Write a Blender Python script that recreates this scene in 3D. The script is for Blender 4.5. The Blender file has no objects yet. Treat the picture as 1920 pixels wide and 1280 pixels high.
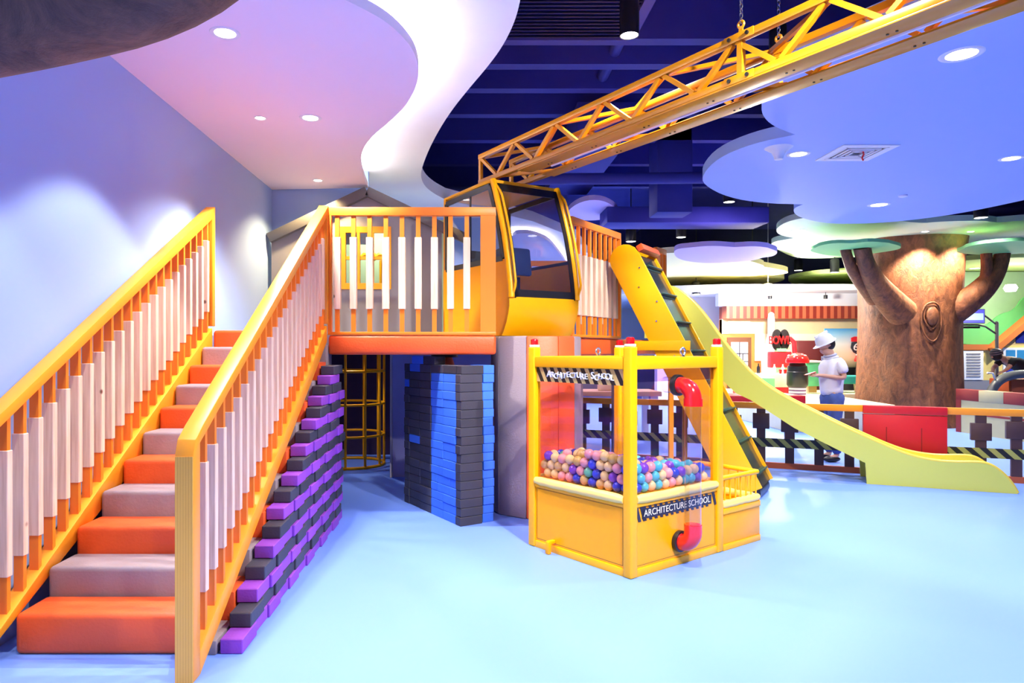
import bpy, bmesh, math, random
from mathutils import Vector, Matrix

random.seed(7)
S = bpy.context.scene
COL = S.collection
# ------------------------------------------------------------------ camera, world, exposure
H, FPX, CX, CY = 1.6, 1280.0, 874.0, 656.0      # eye height; 24 mm lens on a 36 mm sensor, 1920 px wide
cd = bpy.data.cameras.new('camera')
cd.lens, cd.sensor_width = 24.0, 36.0
cd.shift_x, cd.shift_y = (960 - CX) / 1920.0, (CY - 640) / 1920.0
cd.clip_start, cd.clip_end = 0.05, 200
cam = bpy.data.objects.new('camera', cd)
COL.objects.link(cam)
cam.location = (0, 0, H)
cam.rotation_euler = (math.pi / 2, 0, 0)
S.camera = cam
vs = S.view_settings
vs.view_transform, vs.look, vs.gamma, vs.use_curve_mapping = 'Standard', 'None', 1.0, False
vs.exposure = 0.0
W = bpy.data.worlds.new('world')
S.world = W
W.use_nodes = True
W.node_tree.nodes['Background'].inputs[0].default_value = (0.95, 0.95, 1.0, 1)
W.node_tree.nodes['Background'].inputs[1].default_value = 0.13
S.cycles.max_bounces = 8
S.cycles.transparent_max_bounces = 12
S.cycles.sample_clamp_indirect = 6.0
S.cycles.caustics_reflective = False
S.cycles.caustics_refractive = False

LAMP = 0.84      # master factor of every ceiling lamp


def P(px, py, D):
    return Vector(((px - CX) * D / FPX, D, H - (py - CY) * D / FPX))


def at_z(px, py, Z):
    D = FPX * (Z - H) / (CY - py)
    return Vector(((px - CX) * D / FPX, D, Z))


# ------------------------------------------------------------------ materials
def nodes_of(name):
    m = bpy.data.materials.new(name)
    m.use_nodes = True
    nt = m.node_tree
    return m, nt, nt.nodes['Principled BSDF']


def mat(name, col, rough=0.5, metal=0.0, var=0.06, scale=6.0, bump=0.0, bscale=40.0, coat=0.0, rnd=0.0, spec=0.5):
    m, nt, b = nodes_of(name)
    N, L = nt.nodes.new, nt.links.new
    tc = N('ShaderNodeTexCoord')
    nz = N('ShaderNodeTexNoise')
    nz.inputs['Scale'].default_value = scale
    nz.inputs['Detail'].default_value = 3
    L(tc.outputs['Object'], nz.inputs['Vector'])
    mx = N('ShaderNodeMix')
    mx.data_type = 'RGBA'
    c0 = [max(0, c * (1 - var)) for c in col]
    c1 = [min(1, c * (1 + var)) for c in col]
    mx.inputs[6].default_value = (*c0, 1)
    mx.inputs[7].default_value = (*c1, 1)
    L(nz.outputs['Fac'], mx.inputs[0])
    out = mx.outputs[2]
    if rnd:
        oi = N('ShaderNodeObjectInfo')
        hs = N('ShaderNodeHueSaturation')
        mr = N('ShaderNodeMapRange')
        mr.inputs[3].default_value = 1 - rnd
        mr.inputs[4].default_value = 1 + rnd
        L(oi.outputs['Random'], mr.inputs[0])
        L(mr.outputs[0], hs.inputs['Value'])
        L(out, hs.inputs['Color'])
        out = hs.outputs[0]
    L(out, b.inputs['Base Color'])
    b.inputs['Roughness'].default_value = rough
    b.inputs['Metallic'].default_value = metal
    b.inputs['Coat Weight'].default_value = coat
    b.inputs['Specular IOR Level'].default_value = spec
    if bump:
        n2 = N('ShaderNodeTexNoise')
        n2.inputs['Scale'].default_value = bscale
        n2.inputs['Detail'].default_value = 4
        L(tc.outputs['Object'], n2.inputs['Vector'])
        bp = N('ShaderNodeBump')
        bp.inputs['Strength'].default_value = bump
        bp.inputs['Distance'].default_value = 0.02
        L(n2.outputs['Fac'], bp.inputs['Height'])
        L(bp.outputs[0], b.inputs['Normal'])
    return m


def glow(name, col, strength):
    m, nt, b = nodes_of(name)
    b.inputs['Base Color'].default_value = (*col, 1)
    b.inputs['Emission Color'].default_value = (*col, 1)
    b.inputs['Emission Strength'].default_value = strength
    return m


def clear(name, tint, refl=1.0, rough=0.02):
    """thin clear sheet: lets light straight through, mirrors a little"""
    m = bpy.data.materials.new(name)
    m.use_nodes = True
    nt = m.node_tree
    nt.nodes.clear()
    N, L = nt.nodes.new, nt.links.new
    o = N('ShaderNodeOutputMaterial')
    t = N('ShaderNodeBsdfTransparent')
    t.inputs[0].default_value = (*tint, 1)
    g = N('ShaderNodeBsdfGlossy')
    g.inputs['Roughness'].default_value = rough
    f = N('ShaderNodeFresnel')
    f.inputs[0].default_value = 1.45
    k = N('ShaderNodeMath')
    k.operation = 'MULTIPLY'
    k.inputs[1].default_value = refl
    L(f.outputs[0], k.inputs[0])
    ge = N('ShaderNodeNewGeometry')
    fr_ = N('ShaderNodeMath')
    fr_.operation = 'SUBTRACT'
    fr_.inputs[0].default_value = 1.0
    L(ge.outputs['Backfacing'], fr_.inputs[1])
    k2 = N('ShaderNodeMath')
    k2.operation = 'MULTIPLY'
    L(k.outputs[0], k2.inputs[0])
    L(fr_.outputs[0], k2.inputs[1])
    x = N('ShaderNodeMixShader')
    L(k2.outputs[0], x.inputs[0])
    L(t.outputs[0], x.inputs[1])
    L(g.outputs[0], x.inputs[2])
    L(x.outputs[0], o.inputs[0])
    return m


def stripes(name, vec, period, duty, ca, cb, rough=0.5, off=0.0):
    """two-colour stripes along vec in object space"""
    m, nt, b = nodes_of(name)
    N, L = nt.nodes.new, nt.links.new
    tc = N('ShaderNodeTexCoord')
    dp = N('ShaderNodeVectorMath')
    dp.operation = 'DOT_PRODUCT'
    dp.inputs[1].default_value = vec
    L(tc.outputs['Object'], dp.inputs[0])
    a = N('ShaderNodeMath')
    a.operation = 'MULTIPLY_ADD'
    a.inputs[1].default_value = 1.0 / period
    a.inputs[2].default_value = off + 50.0
    L(dp.outputs['Value'], a.inputs[0])
    f = N('ShaderNodeMath')
    f.operation = 'FRACT'
    L(a.outputs[0], f.inputs[0])
    g = N('ShaderNodeMath')
    g.operation = 'GREATER_THAN'
    g.inputs[1].default_value = duty
    L(f.outputs[0], g.inputs[0])
    mx = N('ShaderNodeMix')
    mx.data_type = 'RGBA'
    mx.inputs[6].default_value = (*ca, 1)
    mx.inputs[7].default_value = (*cb, 1)
    L(g.outputs[0], mx.inputs[0])
    L(mx.outputs[2], b.inputs['Base Color'])
    b.inputs['Roughness'].default_value = rough
    return m


def pine(name):
    m, nt, b = nodes_of(name)
    N, L = nt.nodes.new, nt.links.new
    tc = N('ShaderNodeTexCoord')
    oi = N('ShaderNodeObjectInfo')
    ad = N('ShaderNodeVectorMath')
    ad.operation = 'MULTIPLY_ADD'
    ad.inputs[1].default_value = (1, 1, 1)
    cb = N('ShaderNodeCombineXYZ')
    ml = N('ShaderNodeMath')
    ml.operation = 'MULTIPLY'
    ml.inputs[1].default_value = 37.0
    L(oi.outputs['Random'], ml.inputs[0])
    for i in range(3):
        L(ml.outputs[0], cb.inputs[i])
    L(tc.outputs['Object'], ad.inputs[0])
    L(cb.outputs[0], ad.inputs[2])
    mp = N('ShaderNodeMapping')
    mp.inputs['Scale'].default_value = (45, 45, 2.2)
    L(ad.outputs[0], mp.inputs[0])
    nz = N('ShaderNodeTexNoise')
    nz.inputs['Scale'].default_value = 1.4
    nz.inputs['Detail'].default_value = 3
    L(mp.outputs[0], nz.inputs['Vector'])
    cr = N('ShaderNodeValToRGB')
    cr.color_ramp.elements[0].color = (0.70, 0.45, 0.29, 1)
    cr.color_ramp.elements[1].color = (0.86, 0.63, 0.46, 1)
    cr.color_ramp.elements[0].position = 0.25
    cr.color_ramp.elements[1].position = 0.62
    L(nz.outputs['Fac'], cr.inputs[0])
    vo = N('ShaderNodeTexVoronoi')
    vo.inputs['Scale'].default_value = 3.4
    L(ad.outputs[0], vo.inputs['Vector'])
    kr = N('ShaderNodeValToRGB')
    kr.color_ramp.elements[0].color = (1, 1, 1, 1)
    kr.color_ramp.elements[1].color = (0, 0, 0, 1)
    kr.color_ramp.elements[0].position = 0.035
    kr.color_ramp.elements[1].position = 0.075
    L(vo.outputs['Distance'], kr.inputs[0])
    mx = N('ShaderNodeMix')
    mx.data_type = 'RGBA'
    mx.inputs[7].default_value = (0.16, 0.06, 0.03, 1)
    L(kr.outputs[0], mx.inputs[0])
    L(cr.outputs[0], mx.inputs[6])
    L(mx.outputs[2], b.inputs['Base Color'])
    b.inputs['Roughness'].default_value = 0.55
    return m


def bark(name, dark, light, sc=(9, 9, 1.6)):
    m, nt, b = nodes_of(name)
    N, L = nt.nodes.new, nt.links.new
    tc = N('ShaderNodeTexCoord')
    mp = N('ShaderNodeMapping')
    mp.inputs['Scale'].default_value = sc
    mp.inputs['Rotation'].default_value = (0.12, 0.22, 0)
    L(tc.outputs['Object'], mp.inputs[0])
    nz = N('ShaderNodeTexNoise')
    nz.inputs['Scale'].default_value = 1.6
    nz.inputs['Detail'].default_value = 8
    nz.inputs['Roughness'].default_value = 0.7
    nz.inputs['Distortion'].default_value = 0.6
    L(mp.outputs[0], nz.inputs['Vector'])
    cr = N('ShaderNodeValToRGB')
    cr.color_ramp.elements[0].color = (*dark, 1)
    cr.color_ramp.elements[1].color = (*light, 1)
    cr.color_ramp.elements[0].position = 0.32
    cr.color_ramp.elements[1].position = 0.72
    L(nz.outputs['Fac'], cr.inputs[0])
    L(cr.outputs[0], b.inputs['Base Color'])
    bp = N('ShaderNodeBump')
    bp.inputs['Strength'].default_value = 0.7
    bp.inputs['Distance'].default_value = 0.04
    L(nz.outputs['Fac'], bp.inputs['Height'])
    L(bp.outputs[0], b.inputs['Normal'])
    b.inputs['Roughness'].default_value = 0.6
    return m


def ramp_z(name, stops, z0, z1, rough=0.5):
    """a printed gradient along local z"""
    m, nt, b = nodes_of(name)
    N, L = nt.nodes.new, nt.links.new
    tc = N('ShaderNodeTexCoord')
    sp = N('ShaderNodeSeparateXYZ')
    L(tc.outputs['Object'], sp.inputs[0])
    mr = N('ShaderNodeMapRange')
    mr.inputs[1].default_value, mr.inputs[2].default_value = z0, z1
    L(sp.outputs[2], mr.inputs[0])
    cr = N('ShaderNodeValToRGB')
    e = cr.color_ramp.elements
    e[0].position, e[0].color = stops[0][0], (*stops[0][1], 1)
    e[1].position, e[1].color = stops[-1][0], (*stops[-1][1], 1)
    for p, c in stops[1:-1]:
        x = e.new(p)
        x.color = (*c, 1)
    L(mr.outputs[0], cr.inputs[0])
    L(cr.outputs[0], b.inputs['Base Color'])
    b.inputs['Roughness'].default_value = rough
    return m


M = {}
M['floor'] = mat('blue vinyl floor', (0.175, 0.31, 0.88), 0.48, var=0.05, scale=0.7, spec=0.22)
M['wall'] = mat('pale blue paint', (0.33, 0.47, 0.84), 0.75, var=0.02, scale=1.0)
M['white'] = mat('white paint', (0.85, 0.85, 0.86), 0.7, var=0.02)
M['pink'] = mat('pink paint', (0.96, 0.83, 0.90), 0.8, var=0.02, scale=1.0)
M['navy'] = mat('navy ceiling paint', (0.030, 0.032, 0.30), 0.75, var=0.25, scale=2.0)
M['navy_dark'] = mat('dark navy paint', (0.012, 0.013, 0.085), 0.8, var=0.3, scale=2.0)
M['orange'] = mat('orange lacquer', (0.93, 0.23, 0.014), 0.42, var=0.05, rnd=0.05)
M['amber'] = mat('amber lacquer', (0.95, 0.34, 0.014), 0.40, var=0.04)
M['ply'] = stripes('laminated plywood edge', (1, 0, 0), 0.0132, 0.13, (0.72, 0.26, 0.02), (0.97, 0.47, 0.06), 0.45)
M['pine'] = pine('knotty pine')
M['pad_orange'] = mat('orange leatherette', (0.82, 0.105, 0.018), 0.45, var=0.05, bump=0.12, bscale=60)
M['pad_grey'] = mat('mauve grey leatherette', (0.30, 0.235, 0.255), 0.5, var=0.05, bump=0.12, bscale=60)
M['grey_wall'] = mat('grey house paint', (0.27, 0.255, 0.28), 0.7, var=0.03, scale=1)
M['grey_dark'] = mat('dark grey trim', (0.12, 0.11, 0.12), 0.6)
M['purple'] = mat('purple foam', (0.27, 0.052, 0.50), 0.6, var=0.06, rnd=0.10, bump=0.1, bscale=80)
M['black_foam'] = mat('charcoal foam', (0.040, 0.038, 0.056), 0.6, var=0.1, rnd=0.2, bump=0.1, bscale=80)
M['blue_foam'] = mat('blue foam', (0.045, 0.18, 0.78), 0.55, var=0.06, rnd=0.08, bump=0.1, bscale=80)
M['yellow'] = mat('yellow enamel', (0.98, 0.44, 0.003), 0.34, var=0.03, spec=0.3)
M['yellow_deep'] = mat('deep yellow enamel', (0.96, 0.385, 0.002), 0.34, var=0.03, spec=0.25)
M['yellow_pale'] = mat('padded yellow vinyl', (0.95, 0.68, 0.16), 0.4, var=0.04, bump=0.15, bscale=9)
M['lime'] = mat('lime yellow slide gelcoat', (0.76, 0.74, 0.10), 0.32, var=0.03, scale=1.5, coat=0.2)
M['slide_in'] = mat('yellow slide gelcoat', (0.90, 0.70, 0.08), 0.28, var=0.02, coat=0.3)
M['jib'] = mat('jib amber yellow', (0.64, 0.245, 0.003), 0.30, var=0.04)
M['black'] = mat('black rubber', (0.012, 0.012, 0.014), 0.35)
M['belt'] = mat('dark green black belt', (0.020, 0.028, 0.028), 0.18, var=0.2, scale=3)
M['cleat'] = mat('dark green rubber', (0.012, 0.055, 0.035), 0.4)
M['steel'] = mat('bright steel', (0.75, 0.75, 0.78), 0.2, 1.0)
M['red'] = mat('glossy red plastic', (0.80, 0.012, 0.014), 0.15, coat=0.5)
M['red_panel'] = mat('red lacquer', (0.62, 0.012, 0.022), 0.4)
M['lens_red'] = mat('red beacon lens', (0.55, 0.005, 0.008), 0.12, coat=0.6)
M['brown'] = mat('dark brown timber', (0.075, 0.034, 0.034), 0.55, var=0.1)
M['hazard'] = stripes('hazard stripes', (1, 0, 1.0), 0.155, 0.5, (0.42, 0.42, 0.09), (0.010, 0.010, 0.012), 0.5)
M['sign_hz'] = stripes('yellow black sign', (0, -1, 0.55), 0.083, 0.48, (0.72, 0.50, 0.15), (0.012, 0.010, 0.010), 0.45)
M['acrylic'] = clear('clear acrylic', (0.95, 0.90, 0.95), 1.7)
M['tube'] = clear('clear pipe', (0.88, 0.86, 0.92), 2.6, 0.06)
M['cabglass'] = clear('smoked glass', (0.86, 0.86, 0.90), 1.2)
M['glass'] = clear('window glass', (0.85, 0.92, 0.90), 1.0)
M['film'] = clear('lavender film', (0.75, 0.66, 0.86), 0.5)
M['lamp'] = glow('lamp lens', (1.0, 0.98, 0.95), 14.0)
M['lamp_warm'] = glow('warm lamp lens', (1.0, 0.90, 0.70), 12.0)
M['led'] = glow('cove light strip', (1.0, 0.98, 0.96), 95.0)
M['print_black'] = mat('navy black print', (0.018, 0.020, 0.040), 0.5)
M['print_white'] = mat('white lettering', (0.86, 0.85, 0.90), 0.5)
M['bark'] = bark('orange brown bark', (0.075, 0.020, 0.009), (0.34, 0.115, 0.042), (5, 5, 2.6))
M['bark_dark'] = bark('dark brown bark', (0.055, 0.020, 0.014), (0.30, 0.115, 0.055), (3, 3, 3))
M['cloud_blue'] = mat('periwinkle panel', (0.37, 0.52, 1.0), 0.7, var=0.01)
M['cloud_mint'] = mat('mint panel', (0.62, 0.82, 0.56), 0.7, var=0.02)
M['cloud_teal'] = mat('sea green panel', (0.20, 0.62, 0.24), 0.7, var=0.02)
M['cloud_lav'] = mat('lavender panel', (0.80, 0.60, 0.95), 0.7, var=0.02)
M['cloud_cream'] = mat('cream panel', (0.97, 0.88, 0.42), 0.7, var=0.02)
M['cloud_lime'] = mat('pale lime panel', (0.74, 0.92, 0.28), 0.7, var=0.02)


# ------------------------------------------------------------------ mesh builder
class MB:
    def __init__(s):
        s.v, s.f = [], []

    def add(s, vs_, fs):
        k = len(s.v)
        s.v += [tuple(p) for p in vs_]
        s.f += [tuple(i + k for i in f) for f in fs]
        return s

    def box(s, x0, x1, y0, y1, z0, z1):
        return s.add([(x0, y0, z0), (x1, y0, z0), (x1, y1, z0), (x0, y1, z0), (x0, y0, z1), (x1, y0, z1), (x1, y1, z1), (x0, y1, z1)],
                     [(3, 2, 1, 0), (4, 5, 6, 7), (0, 1, 5, 4), (1, 2, 6, 5), (2, 3, 7, 6), (3, 0, 4, 7)])

    def bar(s, p, q, w, h, up=(0, 0, 1)):
        p, q = Vector(p), Vector(q)
        a = (q - p).normalized()
        sd = a.cross(Vector(up))
        if sd.length < 1e-5:
            sd = a.cross(Vector((1, 0, 0)))
        sd.normalize()
        u = sd.cross(a)
        vs_ = [e + sd * (i * w / 2) + u * (j * h / 2) for e in (p, q) for i, j in ((-1, -1), (1, -1), (1, 1), (-1, 1))]
        return s.add(vs_, [(3, 2, 1, 0), (4, 5, 6, 7), (0, 1, 5, 4), (1, 2, 6, 5), (2, 3, 7, 6), (3, 0, 4, 7)])

    def loft(s, poly, vec):
        """closed 3-D polygon swept by vec"""
        n = len(poly)
        vec = Vector(vec)
        a = [Vector(p) for p in poly]
        fs = [tuple(range(n - 1, -1, -1)), tuple(range(n, 2 * n))]
        fs += [(i, (i + 1) % n, (i + 1) % n + n, i + n) for i in range(n)]
        return s.add(a + [p + vec for p in a], fs)

    def prism(s, poly, z0, z1):
        ar = sum(poly[i][0] * poly[(i + 1) % len(poly)][1] - poly[(i + 1) % len(poly)][0] * poly[i][1] for i in range(len(poly)))
        if ar < 0:
            poly = poly[::-1]
        return s.loft([(p[0], p[1], z0) for p in poly], (0, 0, z1 - z0))

    def tube(s, pts, r, n=10, cap=True, closed=False):
        pts = [Vector(p) for p in pts]
        m = len(pts)
        rs = r if isinstance(r, (list, tuple)) else [r] * m
        prev = None
        vs_ = []
        for i, p in enumerate(pts):
            if closed:
                t = pts[(i + 1) % m] - pts[i - 1]
            else:
                t = pts[min(i + 1, m - 1)] - pts[max(i - 1, 0)]
            t.normalize()
            if prev is None:
                prev = t.orthogonal().normalized()
            a = (prev - t * prev.dot(t)).normalized()
            prev = a
            b = t.cross(a)
            vs_ += [p + (a * math.cos(2 * math.pi * j / n) + b * math.sin(2 * math.pi * j / n)) * rs[i] for j in range(n)]
        fs = []
        for i in range(m if closed else m - 1):
            k, l = i * n, ((i + 1) % m) * n
            fs += [(k + j, k + (j + 1) % n, l + (j + 1) % n, l + j) for j in range(n)]
        if cap and not closed:
            fs += [tuple(range(n - 1, -1, -1)), tuple(range((m - 1) * n, m * n))]
        return s.add(vs_, fs)

    def lathe(s, prof, n=24, c=(0, 0, 0)):
        vs_, fs = [], []
        m = len(prof)
        for r, z in prof:
            vs_ += [(c[0] + r * math.cos(2 * math.pi * j / n), c[1] + r * math.sin(2 * math.pi * j / n), c[2] + z) for j in range(n)]
        for i in range(m - 1):
            fs += [(i * n + j, i * n + (j + 1) % n, (i + 1) * n + (j + 1) % n, (i + 1) * n + j) for j in range(n)]
        if prof[0][0] > 1e-6:
            fs.append(tuple(range(n - 1, -1, -1)))
        if prof[-1][0] > 1e-6:
            fs.append(tuple(range((m - 1) * n, m * n)))
        return s.add(vs_, fs)

    def ball(s, c, r, nu=20, nv=12, sc=(1, 1, 1)):
        prof = [(r * math.sin(math.pi * i / nv), -r * math.cos(math.pi * i / nv)) for i in range(nv + 1)]
        k = len(s.v)
        s.lathe([(max(a, 1e-4), b) for a, b in prof], nu)
        for i in range(k, len(s.v)):
            x, y, z = s.v[i]
            s.v[i] = (c[0] + x * sc[0], c[1] + y * sc[1], c[2] + z * sc[2])
        return s

    def mesh(s, name, m, bevel=0.0, seg=2, smooth=35):
        me = bpy.data.meshes.new(name)
        me.from_pydata(s.v, [], s.f)
        bm = bmesh.new()
        bm.from_mesh(me)
        bmesh.ops.remove_doubles(bm, verts=bm.verts, dist=1e-6)
        bmesh.ops.recalc_face_normals(bm, faces=bm.faces)
        if bevel:
            es = [e for e in bm.edges if len(e.link_faces) == 2 and e.calc_face_angle(0) > 0.5]
            bmesh.ops.bevel(bm, geom=es, offset=bevel, segments=seg, affect='EDGES', profile=0.5, clamp_overlap=True)
        bm.to_mesh(me)
        bm.free()
        if smooth:
            me.polygons.foreach_set('use_smooth', [True] * len(me.polygons))
            me.set_sharp_from_angle(angle=math.radians(smooth))
        me.materials.append(m)
        return me

    def build(s, name, m, parent=None, bevel=0.0, seg=2, smooth=35, label=None):
        o = bpy.data.objects.new(name, s.mesh(name, m, bevel, seg, smooth))
        COL.objects.link(o)
        if parent:
            o.parent = parent
        if label:
            o['label'] = label
        return o


def thing(name, label, cat, loc=(0, 0, 0), rz=0.0, group=None):
    o = bpy.data.objects.new(name, None)
    COL.objects.link(o)
    o.empty_display_size = 0.1
    o.location = loc
    o.rotation_euler = (0, 0, rz)
    tag(o, label, cat, group)
    return o


def tag(o, label, cat, group=None):
    o['label'] = label
    o['category'] = cat
    if group:
        o['group'] = group
    return o


def struct(o, label=None):
    o['kind'] = 'structure'
    if label:
        o['label'] = label
        o['category'] = label.split()[-1]
    return o


def dup(root, loc=None, rz=None, label=None):
    r = root.copy()
    COL.objects.link(r)
    if loc is not None:
        r.location = loc
    if rz is not None:
        r.rotation_euler = (0, 0, rz)
    if label:
        r['label'] = label
    for ch in list(root.children):
        c = ch.copy()
        COL.objects.link(c)
        c.parent = r
        for g in list(ch.children):
            d = g.copy()
            COL.objects.link(d)
            d.parent = c
    return r


def chaikin(pts, it=2, closed=True):
    for _ in range(it):
        q = []
        n = len(pts)
        for i in range(n if closed else n - 1):
            a, b = pts[i], pts[(i + 1) % n]
            q.append(tuple(a[k] * 0.75 + b[k] * 0.25 for k in range(len(a))))
            q.append(tuple(a[k] * 0.25 + b[k] * 0.75 for k in range(len(a))))
        if not closed:
            q = [pts[0]] + q + [pts[-1]]
        pts = q
    return pts


def text_mesh(name, body, size, depth, m, parent, loc, rot, fit=None):
    cu = bpy.data.curves.new(name, 'FONT')
    cu.body, cu.size, cu.extrude = body, size, depth
    cu.align_x, cu.align_y = 'CENTER', 'CENTER'
    cu.resolution_u = 3
    t = bpy.data.objects.new(name + '_src', cu)
    COL.objects.link(t)
    dg = bpy.context.evaluated_depsgraph_get()
    me = bpy.data.meshes.new_from_object(t.evaluated_get(dg))
    bpy.data.objects.remove(t)
    me.materials.clear()
    me.materials.append(m)
    o = bpy.data.objects.new(name, me)
    COL.objects.link(o)
    o.parent = parent
    o.location = loc
    o.rotation_euler = rot
    if fit:
        w = max(v.co.x for v in me.vertices) - min(v.co.x for v in me.vertices)
        o.scale = (fit / w, 1, 1)
    return o


def skin(name, vs_, es, m, parent=None, sub=1):
    """one smooth surface grown round a skeleton; vs_ are (x, y, z, radius)"""
    me = bpy.data.meshes.new(name)
    me.from_pydata([v[:3] for v in vs_], es, [])
    o = bpy.data.objects.new(name, me)
    COL.objects.link(o)
    sk = o.modifiers.new('skin', 'SKIN')
    sk.use_smooth_shade = True
    if not me.skin_vertices:
        me.attributes  # touch
    lay = me.skin_vertices[0].data if me.skin_vertices else None
    if lay is None:
        raise RuntimeError('skin layer missing')
    for i, v in enumerate(vs_):
        r = v[3]
        lay[i].radius = r if isinstance(r, tuple) else (r, r)
    lay[0].use_root = True
    sb = o.modifiers.new('sub', 'SUBSURF')
    sb.levels = sb.render_levels = sub
    dg = bpy.context.evaluated_depsgraph_get()
    new = bpy.data.meshes.new_from_object(o.evaluated_get(dg))
    bpy.data.objects.remove(o)
    new.materials.clear()
    new.materials.append(m)
    new.polygons.foreach_set('use_smooth', [True] * len(new.polygons))
    o = bpy.data.objects.new(name, new)
    COL.objects.link(o)
    if parent:
        o.parent = parent
    return o


ORD = ['first', 'second', 'third', 'fourth', 'fifth', 'sixth', 'seventh', 'eighth', 'ninth', 'tenth', 'eleventh', 'twelfth', 'thirteenth',
       'fourteenth', 'fifteenth', 'sixteenth', 'seventeenth', 'eighteenth', 'nineteenth', 'twentieth']


def spot(parent, loc, watts, size=95, blend=0.45, col=(1, 0.98, 0.96), aim=None, rad=0.06):
    ld = bpy.data.lights.new('lamp_light', 'SPOT')
    ld.energy = watts * LAMP
    ld.spot_size = math.radians(size)
    ld.spot_blend = blend
    ld.color = col
    ld.shadow_soft_size = rad
    o = bpy.data.objects.new('lamp_light', ld)
    COL.objects.link(o)
    o.parent = parent
    o.location = loc
    if aim is not None:
        o.rotation_euler = Vector(aim).to_track_quat('-Z', 'Y').to_euler()
    return o


def downlight(x, y, z, r, watts, label, size=95, blend=0.45, col=(1, 0.98, 0.96), lens='lamp', aim=None, group=None):
    t = thing('downlight', label, 'ceiling lamp', (x, y, z), 0, group)
    MB().lathe([(r * 0.80, -0.002), (r * 1.0, -0.006), (r * 1.12, -0.004), (r * 1.16, 0.0), (r * 0.8, 0.0)], 28).build('trim_ring', M['white'], t)
    MB().lathe([(1e-4, -0.008), (r * 0.5, -0.0065), (r * 0.8, -0.003), (r * 0.8, -0.001)], 28).build('lens', M[lens], t)
    if watts:
        spot(t, (0, 0, -0.03), watts, size, blend, col, aim)
    return t


def pendant(x, y, z, r, watts, label, ztop=5.4, size=110):
    t = thing('pendant_spotlight', label, 'pendant lamp', (x, y, z))
    MB().lathe([(r * 0.985, 0.03), (r * 1.0, 0.0), (r * 1.1, 0.0), (r * 1.1, 0.30), (r * 0.9, 0.34), (0.02, 0.36)], 20).build('can', M['black'], t)
    MB().lathe([(1e-4, 0.012), (r * 0.6, 0.006), (r * 0.98, 0.004), (r * 0.98, 0.02)], 20).build('lens', M['lamp'], t)
    MB().tube([(0, 0, 0.36), (0, 0, ztop - z)], 0.012, 8).build('rod', M['black'], t)
    if watts:
        spot(t, (0, 0, -0.02), watts, size, 0.6)
    return t

# ------------------------------------------------------------------ the setting
XW = -2.52          # left wall
ZP = 3.68           # pink ceiling underside
struct(MB().box(XW - 0.1, 22, -4, 34, -0.1, 0).build('floor', M['floor']))
struct(MB().box(XW - 0.15, XW, -4, 10.6, 0, 5.4).build('wall_left', M['wall']))
struct(MB().box(XW, -1.27, 8.86, 8.94, 2.98, 4.0).build('wall_back', M['wall']))
struct(MB().box(XW - 0.1, 22, -4, 34, 5.4, 5.5).build('ceiling', M['navy']))
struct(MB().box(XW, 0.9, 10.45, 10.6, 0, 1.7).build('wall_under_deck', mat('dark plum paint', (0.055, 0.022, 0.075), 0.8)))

struct(MB().box(XW, 0.75, 12.0, 12.1, 1.0, 3.92).build('wall_back_far', M['wall']))
# white upper soffit (wavy plate) and the pink plate hung below it with a light strip between
pts = [(835, 374), (810, 361), (793, 345), (788, 325), (800, 289), (820, 249), (845, 209), (880, 165), (912, 128), (942, 88), (965, 42), (976, 0), (988, -70), (992, -200)]
edge = [at_z(x, y, 3.92) for x, y in pts]
poly = [(XW, 18.5), (3.5, 18.5), (2.3, 14.2), (1.2, 12.3)] + chaikin([(e.x, e.y) for e in edge], 2, False) + [(0.9, 0.6), (1.3, -2.5), (1.0, -4), (XW, -4)]
struct(MB().prism(poly, 3.92, 4.10).build('ceiling_soffit', M['white'], smooth=25))
pts = [(690, 352), (681, 330), (676, 303), (679, 282), (694, 258), (734, 225), (764, 195), (781, 161), (786, 134), (779, 101), (757, 70), (724, 40), (673, 12), (600, -22), (480, -80), (330, -190)]
pk = chaikin([(e.x, e.y) for e in (at_z(x, y, ZP) for x, y in pts)], 2, False)
poly = [(XW, 8.86)] + pk + [(-1.9, 1.2), (-2.0, -3.9), (XW, -3.9)]
struct(MB().prism(poly, ZP, ZP + 0.07).build('ceiling_pink', M['pink'], smooth=25))
cove = [Vector((x, y, ZP + 0.085)) for x, y in pk]
led = []
for i in range(1, len(cove) - 1):
    t = (cove[i + 1] - cove[i - 1]).normalized()
    n = Vector((-t.y, t.x, 0))
    if n.x > 0:
        n = -n
    led.append(cove[i] + n * 0.10)
soffit_fill = [at_z(x, y, 3.80) for x, y in ((950, 470), (958, 440), (985, 436), (1010, 442), (1030, 452), (1045, 470), (1060, 490), (1066, 505))]  # path of a strip added to brighten the soffit behind the cab
tag(MB().tube([(v_.x - 0.1, v_.y + 0.15, 3.855) for v_ in soffit_fill], 0.012, 6).build('cove_light', M['led']), 'added light strip brightening the white soffit behind the crane cab', 'light strip')
tag(MB().tube(led[::2], 0.012, 6).build('cove_light', M['led']), 'white light strip hidden on the edge of the pink ceiling', 'light strip')

# far side of the hall
struct(MB().box(-2.5, 22, 26.0, 26.2, 0, 5.4).build('wall_far', M['white']))
struct(MB().box(21.8, 22, -4, 26, 0, 5.4).build('wall_right', M['white']))
far = [(4.0, 19.4), (6.0, 17.6), (9, 17.6), (13, 17.6), (21.8, 17.8), (21.8, 26), (3.0, 26), (2.2, 22.5)]
struct(MB().prism(chaikin(far, 1), 3.15, 3.3).build('ceiling_far', M['white']))
struct(MB().box(5.6, 7.6, 20.0, 20.3, 0, 3.15).build('wall_shop_end', M['white']))
struct(MB().box(6.9, 13.0, 18.66, 18.9, 2.805, 3.15).build('trim_1', M['white']))

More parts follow.
